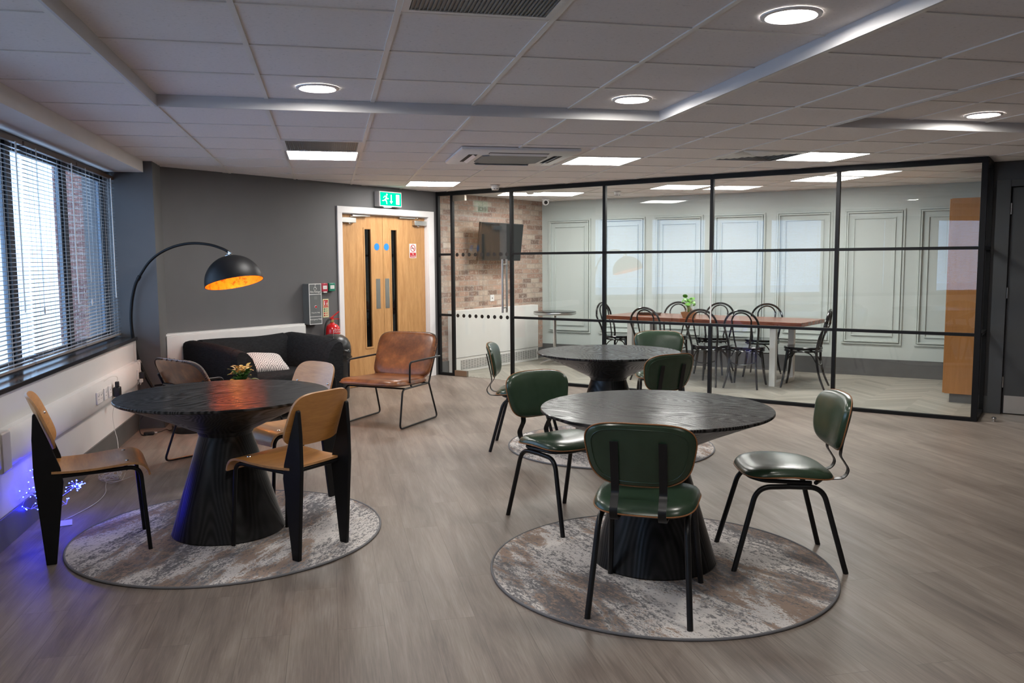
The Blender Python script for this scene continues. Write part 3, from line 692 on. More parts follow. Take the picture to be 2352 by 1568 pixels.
downlight(0.89, -2.69, 'round downlight above the top edge of the frame, in the left bay')
downlight(5.15, -0.88, 'round downlight in the second raised bay at the right edge')
downlight(0.89, -4.4, 'added unseen downlight in the left bay, over the window side behind the camera')  # unseen lamp continuing the row, added to light the foreground
downlight(2.69, -4.4, 'added unseen downlight in the left bay, last of its right row')  # likewise added out of view as foreground light

# ------------------------------------------------------------------ glass partition
t = thing('glass_partition', 'long black framed glass wall enclosing the meeting room', 'glass wall', (G0.x, G0.y, 0), GANG)
posts = [0.0, 0.245, 1.14, 2.39, 3.635, 4.88, GL]
ZU, ZL = 1.542, 0.775; pw, pd = 0.034, 0.045
def rail(x0, x1, z0, z1, parent=t, nm='rail'): return MB().box(x0, x1, -pd/2, pd/2, z0, z1).obj(nm, 'black_frame', parent, bevel=0.002)
rail(0, GL+0.02, H-0.05, H-0.001, nm='head_rail')
rail(0, posts[1]+0.017, 0.002, 0.034, nm='floor_rail'); rail(posts[2]-0.017, GL+0.02, 0.002, 0.034, nm='floor_rail')
for i, s in enumerate(posts):
    a = s-pw/2 if 0 < i < 6 else (s if i == 0 else s-0.03)
    segs = [(0.03, H-0.05)] if i != 4 else [(0.03, ZL), (ZU, H-0.05)]
    for z0, z1 in segs: MB().box(a, a+(0.034 if i < 6 else 0.05), -pd/2, pd/2, z0, z1).obj('post', 'black_frame', t, bevel=0.002)
MB().box(posts[4]-0.004, posts[4]+0.004, -0.008, 0.008, ZL+0.02, ZU-0.02).obj('glass_joint', 'white_plastic', t)
for z in (ZU, ZL):
    rail(posts[0]+0.03, posts[1]-0.017, z-0.014, z+0.014); rail(posts[2]+0.017, GL-0.03, z-0.014, z+0.014)
for i in range(6):
    if i == 1: continue
    MB().box(posts[i]+0.004, posts[i+1]-0.004, -0.005, 0.005, 0.034, H-0.05).obj('pane', 'pane_clear', t)
# return at the right-hand end
t = thing('glass_return', 'narrow black framed glass return at the right end of the glass wall', 'glass wall', (G6.x, G6.y, 0), RANG)
RW = (G7-G6).length
MB().box(0.03, RW, -pd/2, pd/2, H-0.05, H-0.001).obj('head_rail', 'black_frame', t); MB().box(0.03, RW, -pd/2, pd/2, 0.002, 0.034).obj('floor_rail', 'black_frame', t)
MB().box(RW-0.035, RW, -pd/2, pd/2, 0.03, H-0.05).obj('post', 'black_frame', t)
for z in (ZU, ZL): MB().box(0.03, RW-0.035, -pd/2, pd/2, z-0.014, z+0.014).obj('rail', 'black_frame', t)
MB().box(0.035, RW-0.03, -0.005, 0.005, 0.034, H-0.05).obj('pane', 'pane_clear', t)
# frameless glass door
t = bpy.data.objects.new('door_4', None); COL.objects.link(t); t.location = (*(G0+ug*posts[1]), 0); t.rotation_euler = (0, 0, GANG); struct(t)
dw = posts[2]-posts[1]-0.034
MB().box(0.022, 0.012+dw, -0.005, 0.005, 0.008, H-0.055).obj('pane', 'pane_clear', t)
MB().box(0.02, 0.21, -0.02, 0.02, 0.004, 0.075).obj('patch_fitting', 'bronze_steel', t, bevel=0.002)
MB().box(0.02, 0.21, -0.02, 0.02, H-0.125, H-0.055).obj('patch_fitting', 'bronze_steel', t, bevel=0.002)
for i, sg in ((0, -1), (1, 1)):
    mb = MB(); x = dw-0.075; y = sg*0.045
    mb.tube([(x, y, 0.83), (x, y, 1.475)], 0.0135, 14); mb.tube([(x, 0, 0.89), (x, y, 0.89)], 0.008, 10); mb.tube([(x, 0, 1.415), (x, y, 1.415)], 0.008, 10); mb.obj('pull_handle', 'steel', t)
for z, nm in ((1.537, 0), (0.772, 1)):
    for k in range(9):
        mb = MB(); x = 0.072+k*0.0945; n = 24
        mb.prism([(x+0.0235*cos(2*pi*i/n), z+0.0235*sin(2*pi*i/n)) for i in range(n)], lambda a_, b_: (a_, -0.0052, b_), lambda a_, b_: (a_, -0.0062, b_))
        mb.obj('manifestation_dot', 'dot_black', t)

# ------------------------------------------------------------------ ceiling fittings
t = thing('air_conditioner', 'white square ceiling cassette air conditioner with a central grille', 'air conditioner', (2.42, 1.22, H))
mb = MB(); mb.loops([[(sx*a, sy*a, z) for sx, sy in ((-1, -1), (1, -1), (1, 1), (-1, 1))] for a, z in ((0.475, 0.0), (0.475, -0.018), (0.455, -0.030))], cap0=True, cap1=True); mb.obj('housing', 'white_plastic', t)
mb = MB(); q = 0.27; c = 0.07
mb.prism([(-q, -q+c), (-q+c, -q), (q-c, -q), (q, -q+c), (q, q-c), (q-c, q), (-q+c, q), (-q, q-c)], lambda x, y: (x, y, -0.030), lambda x, y: (x*0.98, y*0.98, -0.040)); mb.obj('intake_grille', 'vent_grey', t)
mb = MB()
for r in range(4):
    mb.T = Matrix.Rotation(r*pi/2, 4, 'Z'); mb.box(-0.24, 0.24, 0.315, 0.385, -0.0315, -0.030)
mb.T = None; mb.obj('air_slot', 'vent_dark', t)
for r in range(4):
    mb = MB(); mb.T = Matrix.Rotation(r*pi/2, 4, 'Z'); mb.bar((-0.235, 0.345, -0.034), (0.235, 0.345, -0.034), 0.045, 0.003, (0, -0.6, 1)); mb.obj('louvre', 'white_plastic', t)
def eggcrate(cx, cy, z, label, n=22):
    t = thing('ceiling_vent', label, 'vent', (cx, cy, z))
    mb = MB(); f = 0.29
    for a in ((-f, f, -f, -0.262), (-f, f, 0.262, f), (-f, -0.262, -0.262, 0.262), (0.262, f, -0.262, 0.262)): mb.box(*a, -0.004, 0.004)
    mb.obj('frame', 'white_metal', t)
    mb = MB()
    for i in range(n):
        x = -0.255+i*0.51/(n-1); mb.box(x-0.003, x+0.003, -0.262, 0.262, -0.003, 0.003)
    mb.obj('slats', 'vent_grey', t); MB().box(-0.262, 0.262, -0.262, 0.262, 0.002, 0.0035).obj('backing', 'box_grey', t)
eggcrate(0.9, 0.9, H, 'grey slotted ceiling vent right before the square light panel on the left', 34)
eggcrate(1.5, -2.762, CH, 'grey slotted vent at the top edge, inside the raised ceiling bay', 34)
t = thing('ceiling_diffuser', 'square louvred air diffuser beside the light panel over the glass wall', 'vent', (4.5, 0.9, H))
mb = MB()
for k in range(6):
    a = 0.29-k*0.045
    for r in range(4):
        mb.T = Matrix.Rotation(r*pi/2, 4, 'Z'); mb.add([(-a, -a, -0.001), (a, -a, -0.001), (a-0.03, -a+0.03, 0.002-0.012), (-a+0.03, -a+0.03, 0.002-0.012)], [(0, 1, 2, 3)])
mb.T = None; o = mb.obj('louvres', 'white_metal', t); md = o.modifiers.new('solid', 'SOLIDIFY'); md.thickness = 0.002
MB().box(-0.29, 0.29, -0.29, 0.29, 0.001, 0.0035).obj('backing', 'vent_dark', t)
def detector(x, y, big, label):
    t = thing('smoke_detector', label, 'smoke detector', (x, y, H), radians(20))
    k = 1.0 if big else 0.8
    MB().lathe([(0.056*k, 0.0), (0.056*k, -0.008), (0.046*k, -0.012), (0.046*k, -0.04), (0.040*k, -0.055), (0.034*k, -0.058)], 28).obj('body', 'white_plastic', t)
    mb = MB()
    for a in range(8): mb.T = Matrix.Rotation(a*pi/4, 4, 'Z'); mb.box(0.034*k, 0.0445*k, -0.011*k, 0.011*k, -0.050, -0.043)
    mb.T = None; mb.obj('vent_slots', 'vent_dark', t)
detector(2.83, 3.93, True, 'white smoke detector on the ceiling just outside the glass wall')
detector(4.55, 4.60, False, 'smoke detector on the meeting room ceiling between the light panels')
t = thing('dome_camera', 'white dome security camera under the meeting room ceiling', 'security camera', (3.93, 5.86, H))
MB().lathe([(0.055, 0), (0.055, -0.02), (0.05, -0.028)], 28).obj('base', 'white_plastic', t)
MB().ball((0, 0, -0.05), 0.048, 24, 14).obj('housing', 'white_plastic', t)
o = MB().lathe([(0.026, 0), (0.026, 0.012), (0.018, 0.018)], 24).obj('lens', 'black_gloss', t); o.matrix_local = Matrix.Translation((-0.005, -0.034, -0.058)) @ Matrix.Rotation(radians(105), 4, 'X')

# ------------------------------------------------------------------ grey wall: exit sign, refuge box, call points, sign, radiator
t = thing('exit_sign', 'green illuminated exit sign with running figure above the oak doors', 'exit sign', (*wp(2.69, 0.0), 0), WANG)
MB().box(0, 0.365, -0.085, 0, 2.10, 2.275).obj('housing', 'white_plastic', t, bevel=0.004)
MB().box(0.012, 0.353, -0.0875, -0.085, 2.112, 2.263).obj('green_panel', 'exit_green', t)
yf = -0.0875
def fl(mb, pts, y1=yf-0.0012, w=None): mb.prism(pts, lambda x, z: (x, yf, z), lambda x, z: (x, y1, z))
mb = MB()
mb.tube([(0.118+0.011*cos(a*pi/8), yf, 2.238+0.011*sin(a*pi/8)) for a in range(16)], 0.001, 4, True); fl(mb, [(0.118+0.012*cos(a*pi/8), 2.238+0.012*sin(a*pi/8)) for a in range(16)])
fl(mb, [(0.078, 2.222), (0.104, 2.226), (0.122, 2.212), (0.112, 2.186), (0.090, 2.170), (0.082, 2.184), (0.096, 2.196), (0.098, 2.212)])
fl(mb, [(0.078, 2.222), (0.084, 2.216), (0.066, 2.196), (0.058, 2.202)]); fl(mb, [(0.118, 2.206), (0.130, 2.194), (0.146, 2.200), (0.148, 2.191), (0.130, 2.182), (0.112, 2.192)])
fl(mb, [(0.092, 2.186), (0.108, 2.176), (0.118, 2.160), (0.122, 2.128), (0.110, 2.128), (0.104, 2.156), (0.084, 2.172)]); fl(mb, [(0.094, 2.186), (0.084, 2.170), (0.062, 2.160), (0.040, 2.162), (0.040, 2.171), (0.060, 2.171), (0.074, 2.180)])
fl(mb, [(0.181, 2.24), (0.197, 2.24), (0.197, 2.165), (0.216, 2.165), (0.189, 2.132), (0.162, 2.165), (0.181, 2.165)]); fl(mb, [(0.268, 2.245), (0.325, 2.245), (0.325, 2.128), (0.268, 2.128)])
mb.obj('pictogram', 'exit_white', t)
MB().box(0.13, 0.22, -0.06, -0.02, 2.092, 2.10).obj('downlight_lens', 'exit_white', t)

t = thing('fire_refuge_box', 'grey wall box lettered Fire Refuge with a red help button', 'emergency intercom', (*wp(1.60, 0), 0), WANG)
MB().box(0, 0.172, -0.10, 0, 0.787, 1.225).obj('housing', 'box_grey', t, bevel=0.002)
mb = MB(); y0 = -0.1
raised_frame(mb, 0, 0.172, 0.787, 1.225, 0.007, 0.0015, y0); mb.box(0.007, 0.165, y0-0.0015, y0, 0.868, 0.873); mb.box(0.007, 0.165, y0-0.0015, y0, 1.108, 1.114); mb.obj('outline', 'text_white', t)
yt = y0-0.002
text_obj('text', 'Fire Refuge', 0.030, 'text_white', wallmat(0.086, 1.138, yt), t); text_obj('text', 'Emergency Help', 0.0235, 'text_white', wallmat(0.086, 0.842, yt), t)
text_obj('text', 'Press for Help', 0.0195, 'text_white', wallmat(0.086, 0.913, yt), t)
mb = MB(); mb.tube([(0.083+0.017*cos(a*pi/10), yt, 1.172+0.017*sin(a*pi/10)) for a in range(3, 19)], 0.0018, 6); mb.bar((0.086, yt, 1.212), (0.083, yt, 1.184), 0.004, 0.004); mb.bar((0.083, yt, 1.184), (0.098, yt, 1.182), 0.004, 0.004); mb.ball((0.087, yt, 1.214), 0.0045, 10, 6)
mb.bar((0.098, yt, 1.182), (0.104, yt, 1.164), 0.004, 0.004); mb.obj('wheelchair_symbol', 'text_white', t)
MB().box(0.068, 0.110, y0-0.001, y0, 1.055, 1.09).obj('speaker_grille', 'vent_grey', t)
h = MB().lathe([(0.016, 0), (0.016, 0.003)], 24).obj('button_ring', 'sign_white', t); h.matrix_local = Matrix.Translation((0.088, y0, 0.976)) @ Matrix.Rotation(pi/2, 4, 'X')
h = MB().lathe([(0.012, 0.003), (0.011, 0.008)], 24).obj('button', 'red_paint', t); h.matrix_local = Matrix.Translation((0.088, y0, 0.976)) @ Matrix.Rotation(pi/2, 4, 'X')

def callpoint(s, z, mat, label, nm, tx):
    t = thing(nm, label, 'call point', (*wp(s, 0), 0), WANG)
    MB().box(0, 0.088, -0.045, 0, z, z+0.092).obj('body', mat, t, bevel=0.007)
    MB().box(0.016, 0.072, -0.047, -0.045, z+0.028, z+0.066).obj('break_panel', 'sign_white', t)
    text_obj('text', tx, 0.014, 'dot_black', wallmat(0.044, z+0.046, -0.0478), t)
    return t
t = callpoint(1.828, 1.133, 'red_plastic', 'red fire alarm call point beside the fire refuge box', 'fire_call_point', '> . <')
MB().box(0.02, 0.068, -0.05, -0.01, 1.122, 1.134).obj('key_slot', 'white_plastic', t)
callpoint(1.933, 1.134, 'green_plastic', 'green door release call point against the door frame', 'door_release_point', '> . <')

t = thing('extinguisher_sign', 'small cream and red fire extinguisher sign above the red extinguisher', 'sign', (*wp(1.871, 0), 0), WANG)
MB().box(0, 0.082, -0.003, 0, 0.846, 1.05).obj('backing', 'sign_cream', t)
MB().box(0.010, 0.072, -0.004, -0.003, 0.975, 1.038).obj('red_square', 'sign_red', t); MB().box(0.006, 0.076, -0.004, -0.003, 0.957, 0.969).obj('red_stripe', 'sign_red', t)
mb = MB(); yy = -0.0048; mb.box(0.018, 0.031, yy, -0.004, 0.983, 1.013); mb.box(0.021, 0.028, yy, -0.004, 1.013, 1.021); mb.box(0.017, 0.036, yy, -0.004, 1.021, 1.027); mb.prism([(0.050, 0.985), (0.060, 0.982), (0.066, 0.996), (0.060, 1.02), (0.055, 1.028), (0.056, 1.008), (0.049, 1.0)], lambda x, z: (x, -0.004, z), lambda x, z: (x, yy, z)); mb.obj('symbol', 'sign_white', t)
for k, (mat, z) in enumerate((('green_plastic', 0.932), ('green_plastic', 0.909), ('sign_red', 0.885), ('sign_red', 0.861))):
    mb = MB(); mb.box(0.012, 0.028, yy, -0.003, z, z+0.015); mb.box(0.036, 0.070, yy, -0.003, z+0.009, z+0.012); mb.box(0.036, 0.064, yy, -0.003, z+0.003, z+0.006); mb.obj('class_mark', mat, t)

t = thing('radiator_cover', 'low white radiator cover along the grey wall behind the sofa', 'radiator', (*wp(-0.07, 0), 0), WANG)
MB().box(0, 1.60, -0.12, 0, 0.08, 0.79).obj('body', 'white_metal', t, bevel=0.004)
MB().box(-0.002, 1.604, -0.10, 0, 0.79, 0.806).obj('top_plate', 'white_metal', t, bevel=0.003)

# radiator in the meeting room
t = thing('radiator_cover', 'large white radiator casing below the television on the brick wall', 'radiator', (*wp(3.96, 0), 0), WANG)
MB().box(0, 1.87, -0.13, 0, 0.005, 0.815).obj('body', 'white_metal', t, bevel=0.003)
MB().box(0.0, 1.87, -0.133, -0.13, 0.195, 0.20).obj('panel_joint', 'vent_grey', t)
MB().box(0.10, 1.83, -0.132, -0.13, 0.04, 0.165).obj('grille_back', 'vent_dark', t)
mb = MB()
for k in range(11): z = 0.045+k*0.0115; mb.box(0.10, 1.83, -0.136, -0.131, z, z+0.005)
for k in range(30): x = 0.12+k*0.0585; mb.box(x, x+0.003, -0.137, -0.131, 0.04, 0.165)
mb.obj('grille', 'white_metal', t)

# television on the brick wall
t = thing('television', 'black flat television tilted down on the brick wall', 'television', (*wp(4.42, 0), 0), WANG)
piv = bpy.data.objects.new('screen_unit', None)
mb = MB(); tilt = radians(7); mb.T = Matrix.Translation((0.42, -0.20, 1.715)) @ Matrix.Rotation(tilt, 4, 'X') @ Matrix.Rotation(radians(-4), 4, 'Z')
mb.box(-0.44, 0.44, -0.016, 0.016, -0.255, 0.255); TVM = mb.T.copy(); mb.obj('bezel', 'black_plastic', t, bevel=0.004)
mb = MB(); mb.T = TVM; mb.box(-0.428, 0.428, -0.018, -0.0155, -0.24, 0.243); mb.obj('screen', 'screen', t)
mb = MB(); mb.T = TVM; mb.box(-0.28, 0.28, 0.016, 0.05, -0.20, 0.06); mb.obj('rear_housing', 'black_plastic', t, bevel=0.01)
mb = MB(); mb.box(0.30, 0.54, -0.03, 0, 1.55, 1.83); mb.bar((0.36, -0.02, 1.7), (0.36, -0.16, 1.70), 0.03, 0.05); mb.bar((0.48, -0.02, 1.7), (0.48, -0.16, 1.70), 0.03, 0.05); mb.obj('wall_bracket', 'black_metal', t)
bpy.data.objects.remove(piv)
t = thing('wall_outlet', 'white wall socket on the brick wall under the television', 'wall socket', (*wp(4.85, 0), 0), WANG)
MB().box(0, 0.086, -0.012, 0, 0.90, 0.99).obj('plate', 'white_plastic', t, bevel=0.003); MB().box(0.035, 0.05, -0.0135, -0.012, 0.935, 0.952).obj('socket_hole', 'dot_black', t)

# fire extinguisher hanging on the wall
t = thing('fire_extinguisher', 'red fire extinguisher lettered WATERMIST hanging beside the door frame', 'fire extinguisher', (*wp(1.905, 0.11), 0.335), WANG)
MB().lathe([(0.078, 0), (0.085, 0.012), (0.085, 0.38), (0.078, 0.41), (0.055, 0.435), (0.028, 0.448), (0.022, 0.46)], 36).obj('cylinder', 'red_paint', t)
MB().lathe([(0.017, 0.455), (0.019, 0.47), (0.015, 0.49), (0.015, 0.50)], 20).obj('valve', 'brass', t)
mb = MB(); mb.bar((-0.02, 0, 0.50), (0.085, -0.01, 0.495), 0.022, 0.008); mb.bar((-0.03, 0, 0.503), (0.03, 0, 0.535), 0.022, 0.007); mb.bar((0.03, 0, 0.535), (0.09, -0.01, 0.575), 0.022, 0.007); mb.box(-0.025, 0.012, -0.014, 0.014, 0.49, 0.515); mb.obj('handle', 'red_paint', t)
o = MB().tube(smooth_path([(-0.015, 0, 0.495), (-0.06, -0.005, 0.49), (-0.10, -0.01, 0.44), (-0.118, -0.01, 0.34), (-0.115, -0.01, 0.2), (-0.10, 0, 0.12)]), 0.0105, 12).obj('hose', 'black_rubber', t)
mb = MB(); R = 0.0858
def arc(x0, x1, z0, z1, k=10):
    vs = []
    for i in range(k+1):
        a = -pi/2+(x0+(x1-x0)*i/k)/R; vs += [(R*cos(a), R*sin(a), z0), (R*cos(a), R*sin(a), z1)]
    return vs, [(2*i, 2*i+2, 2*i+3, 2*i+1) for i in range(k)]
mb.add(*arc(-0.055, 0.12, 0.378, 0.382)); mb.add(*arc(-0.055, -0.051, 0.25, 0.38, 1)); mb.add(*arc(-0.03, 0.10, 0.328, 0.333)); mb.add(*arc(0.07, 0.115, 0.28, 0.29)); mb.obj('label_lines', 'text_white', t)
tx = text_obj('text', 'WATERMIST', 0.030, 'text_white', Matrix.Identity(4), t, ext=0.0)
for v_ in tx.data.vertices:
    x, y = v_.co.x+0.035, v_.co.y; a = -pi/2+x/(R+0.0008); v_.co = ((R+0.0008)*cos(a), (R+0.0008)*sin(a), 0.358+y)

# trunking and sockets on the window wall
t = thing('cable_trunking', 'white plastic dado trunking running along the wall below the window', 'trunking', (WX, 0, 0))
mb = MB(); mb.prism([(0, 0.405), (0.035, 0.412), (0.052, 0.440), (0.052, 0.560), (0.030, 0.605), (0.0, 0.612)], lambda a, z: (a, -5.0, z), lambda a, z: (a, 2.03, z)); mb.obj('cover', 'white_plastic', t)
MB().box(0, 0.056, 2.03, 2.06, 0.41, 0.61).obj('end_cap', 'white_plastic', t, bevel=0.012); MB().box(0, 0.058, -1.16, -1.03, 0.405, 0.612).obj('coupler', 'white_plastic', t, bevel=0.01)
def socket(y, double, label, sw=True):
    w = 0.146 if double else 0.086
    t = thing('wall_outlet', label, 'wall socket', (WX+0.052, y, 0.465), 0, 'sockets on the white trunking')
    MB().box(0, 0.010, 0, w, 0, 0.086).obj('plate', 'white_gloss', t, bevel=0.003)
    for k in range(2 if double else 1):
        c = 0.043 if not double else 0.036+0.074*k
        mb = MB(); mb.box(0.010, 0.0108, c-0.004, c+0.004, 0.050, 0.060); mb.box(0.010, 0.0108, c-0.014, c-0.008, 0.030, 0.034); mb.box(0.010, 0.0108, c+0.008, c+0.014, 0.030, 0.034); mb.obj('pin_holes', 'dot_black', t)
        MB().box(0.010, 0.013, c+0.014, c+0.022, 0.056, 0.072).obj('switch', 'white_plastic', t)
    return t
socket(0.60, True, 'double white socket left of the two single sockets on the trunking')
socket(0.80, False, 'single white socket between the double socket and the one with the black adaptor')
socket(0.93, False, 'white socket on the trunking immediately left of the black power adaptor')
socket(1.90, False, 'white socket at the corner end of the trunking, with a black plug')
socket(-0.60, False, 'white socket on the trunking behind the backrest of the left wooden chair')
t = thing('power_adaptor', 'black power adaptor plugged into the trunking with a thin white cable', 'power adaptor', (WX+0.062, 1.075, 0.48))
MB().box(0, 0.045, -0.03, 0.03, -0.03, 0.045).obj('body', 'black_plastic', t, bevel=0.006); MB().box(0.01, 0.035, -0.018, 0.018, 0.045, 0.085).obj('neck', 'black_plastic', t, bevel=0.004)
t = thing('power_plug', 'small black plug in the socket at the corner end of the trunking', 'plug', (WX+0.062, 1.96, 0.47))
MB().box(0, 0.04, -0.025, 0.025, 0, 0.055).obj('body', 'black_plastic', t, bevel=0.006); MB().box(0.005, 0.03, -0.05, -0.015, -0.03, 0.0).obj('tag', 'white_plastic', t, bevel=0.004)
t = thing('surface_conduit', 'slim white conduit dropping from the sill to the end of the trunking', 'conduit', (WX, 2.075, 0))
MB().box(0, 0.018, -0.01, 0.01, 0.60, 0.785).obj('upright', 'white_plastic', t)
MB().tube(fillet([(0.03, -0.04, 0.615), (0.045, 0.01, 0.615), (0.05, 0.03, 0.57), (0.05, 0.03, 0.45), (0.04, -0.01, 0.40)], 0.02), 0.006, 8).obj('cable', 'white_plastic', t)

# ------------------------------------------------------------------ rugs
def rug(x, y, r, mat, label, rot=0):
    t = thing('round_rug', label, 'rug', (x, y, 0), rot, 'round patterned rugs')
    MB().lathe([(r-0.004, 0.0005), (r-0.004, 0.0085)], 96).obj('pile', mat, t)
    n = 120; MB().tube([((r-0.003)*cos(2*pi*i/n), (r-0.003)*sin(2*pi*i/n), 0.0062+0.001*sin(5*2*pi*i/n)) for i in range(n)], 0.0062, 8, True).obj('binding', 'rug_edge', t)
rug(0.367, -1.061, 0.803, 'rug_left', 'round grey and cream rug under the left table with the wooden chairs')
rug(2.427, -2.073, 0.803, 'rug_front', 'round rug under the front right table, nearest the camera')
rug(3.06, 0.497, 0.803, 'rug_back', 'round rug under the table nearest the glass wall')

# ------------------------------------------------------------------ round black pedestal tables
def table(x, y, rz, label):
    t = thing('round_pedestal_table', label, 'table', (x, y, 0.0085), rz, 'round black pedestal tables')
    MB().lathe([(0.545, 0.728), (0.550, 0.732), (0.550, 0.741), (0.547, 0.7435)], 96).obj('tabletop', ['ash_black'], t)
    MB().lathe([(0.138, 0.530), (0.150, 0.552), (0.30, 0.625), (0.45, 0.69), (0.542, 0.7275)], 72).obj('underside_cone', 'ash_black_side', t)
    MB().lathe([(0.293, 0.0), (0.295, 0.006), (0.290, 0.02), (0.140, 0.520), (0.138, 0.5295)], 72).obj('pedestal', 'ash_black_side', t)
    return t
T1 = table(0.355, -1.02, 0.0, 'round black pedestal table on the left, under the glow of the arc lamp')
dup(T1, (2.432, -1.99, 0.0085), radians(100), 'round black pedestal table at front right, surrounded by green chairs')
dup(T1, (3.02, 0.43, 0.0085), radians(60), 'round black pedestal table furthest back, close to the glass wall')

# ------------------------------------------------------------------ green leather chairs
def srect(w0, w1, d0, d1, rad, n=64, pw=4.0):
    # rounded outline: half width w0 at rear (y=-d0) to w1 at front (y=d1)
    out = []
    for i in range(n):
        a = 2*pi*i/n; c, s = cos(a), sin(a)
        x = abs(c)**(2/pw)*(1 if c >= 0 else -1); y = abs(s)**(2/pw)*(1 if s >= 0 else -1)
        yy = -d0+(y+1)/2*(d0+d1); wv = w0+(w1-w0)*(y+1)/2
        out.append((x*wv, yy))
    return out
def cushion(mb, outline, prof, fn=lambda x, y, z: (x, y, z), cen=(0, 0)):
    # prof: list of (scale, z) bottom to top, ends capped by a closing fan of rings
    Ls = [[fn(cen[0]+(x-cen[0])*s, cen[1]+(y-cen[1])*s, z) for x, y in outline] for s, z in prof]
    mb.loops(Ls, True, True)
def green_chair():
    t = thing('green_leather_chair', '', 'chair', (0, 0, 0), 0, 'green leather chairs with black legs')
    so = srect(0.208, 0.218, 0.21, 0.215, 0, pw=3.6)
    def sf(x, y, z): return (x, y-0.015, z-0.004-0.018*max(0, -y)/0.2-0.010*(1-(x/0.2)**2)*(1 if z > 0.47 else 0.3)+0.012*max(0, (y-0.05))/0.16*-0.6)
    mb = MB(); cushion(mb, so, [(0.2, 0.447), (0.85, 0.447), (0.97, 0.452), (1.0, 0.462), (0.985, 0.474), (0.94, 0.486), (0.85, 0.495), (0.65, 0.502), (0.4, 0.505), (0.15, 0.506)], sf)
    st = mb.obj('seat', 'leather_green', t)
    mb = MB(); mb.tube([sf(x*1.005, y*1.005, 0.4575) for x, y in so], 0.003, 6, True); mb.obj('stitching', 'stitch', st)
    # backrest in local coords (u across, v up), bent and leaning
    bo = [(x, v) for x, v in srect(0.188, 0.236, 0.130, 0.135, 0, pw=3.4)]
    def bf(u, v, w): # w: thickness coordinate, + toward the sitter
        lean = 0.21; zc = 0.684+v*cos(lean); yc = -0.245-(v+0.125)*sin(lean)-0.5*0
        bend = 0.55*u*u*1.35
        return (u, yc+w*0.98+bend, zc+w*0.2)
    mb = MB(); cushion(mb, bo, [(0.2, -0.008), (0.8, -0.008), (0.95, -0.006), (1.0, 0.003), (0.985, 0.014), (0.94, 0.024), (0.85, 0.031), (0.6, 0.036), (0.3, 0.038), (0.1, 0.038)], bf)
    bk = mb.obj('backrest', 'leather_green', t)
    mb = MB(); mb.tube([bf(x*1.006, v*1.006, 0.001) for x, v in bo], 0.003, 6, True); mb.obj('stitching', 'stitch', bk)
    mb = MB(); mb.tube([bf(x*0.88, v*0.84, -0.008) for x, v in bo], 0.0022, 6, True); mb.obj('seam', 'leather_green', bk)
    for sx in (-1, 1):
        prof = smooth_path([(-0.302, 0.735), (-0.285, 0.66), (-0.264, 0.57), (-0.256, 0.53), (-0.272, 0.495), (-0.288, 0.462), (-0.272, 0.437), (-0.235, 0.431), (-0.12, 0.431)], 5) if False else None
        P = smooth_path([(0, -0.300, 0.742), (0, -0.283, 0.66), (0, -0.263, 0.565), (0, -0.257, 0.53), (0, -0.274, 0.50), (0, -0.292, 0.465), (0, -0.276, 0.432), (0, -0.235, 0.421), (0, -0.10, 0.424)], 5)
        mb = MB(); w = 0.016; x0 = sx*0.095; vs = []; nP = len(P)
        for i, p in enumerate(P):
            q = P[min(i+1, nP-1)]-P[max(i-1, 0)]; q.normalize(); nrm = Vector((0, -q.z, q.y))*0.002
            yb = 0.55*x0*x0*1.35*(max(0.0, min(1.0, (p.z-0.52)/0.05)))
            for dx in (-w, w):
                vs.append((x0+dx, p.y+yb-nrm.y, p.z-nrm.z)); vs.append((x0+dx, p.y+yb+nrm.y, p.z+nrm.z))
        fs = []
        for i in range(nP-1):
            a = 4*i; b_ = a+4
            fs += [(a, a+2, b_+2, b_), (a+1, b_+1, b_+3, a+3), (a, b_, b_+1, a+1), (a+2, a+3, b_+3, b_+2)]
        fs += [(0, 1, 3, 2), (4*nP-4, 4*nP-2, 4*nP-1, 4*nP-3)]; mb.add(vs, fs); mb.obj('back_strap', 'black_metal', t, angle=50)
    for sx in (-1, 1):
        for sy in (-1, 1):
            pts = fillet([(sx*0.205, sy*0.258, 0.0), (sx*0.178, sy*0.150, 0.400), (sx*0.172, 0.0, 0.402)], 0.065, 8)
            MB().tube(pts, 0.0125, 12).obj('leg', 'black_metal', t)
    mb = MB(); mb.tube(fillet([(-0.172, -0.12, 0.420), (-0.10, -0.17, 0.420), (0.10, -0.17, 0.420), (0.172, -0.12, 0.420), (0.172, 0.12, 0.430), (0.10, 0.17, 0.432), (-0.10, 0.17, 0.432), (-0.172, 0.12, 0.430), (-0.172, -0.10, 0.420)], 0.03, 4), 0.010, 10); mb.obj('seat_frame', 'black_metal', t)
    return t
gc = green_chair()
def ang(a): return radians(a-90)
greens = [(2.214, -2.455, 60.7, 0.0085, 'green leather chair at front centre, seen squarely from behind'),
    (3.03, -2.10, 165.2, 0.0, 'green leather chair right of the front table, nearest the right edge'),
    (2.18, -1.27, -67.9, 0.0, 'green leather chair on the left of the front right table, its seat front facing right'),
    (2.403, 0.61, -18.4, 0.0, 'green leather chair at the far left of the back table, in side view'),
    (3.74, 1.14, -108.0, 0.0, 'green leather chair behind the back table, only its backrest top showing'),
    (3.103, -0.138, 109.0, 0.0, 'green leather chair between the two right tables, dark back turned to the camera')]
for i, (x, y, a, z, lb) in enumerate(greens):
    if i == 0: gc.location = (x, y, z); gc.rotation_euler = (0, 0, ang(a)); gc['label'] = lb
    else: dup(gc, (x, y, z), ang(a), lb)

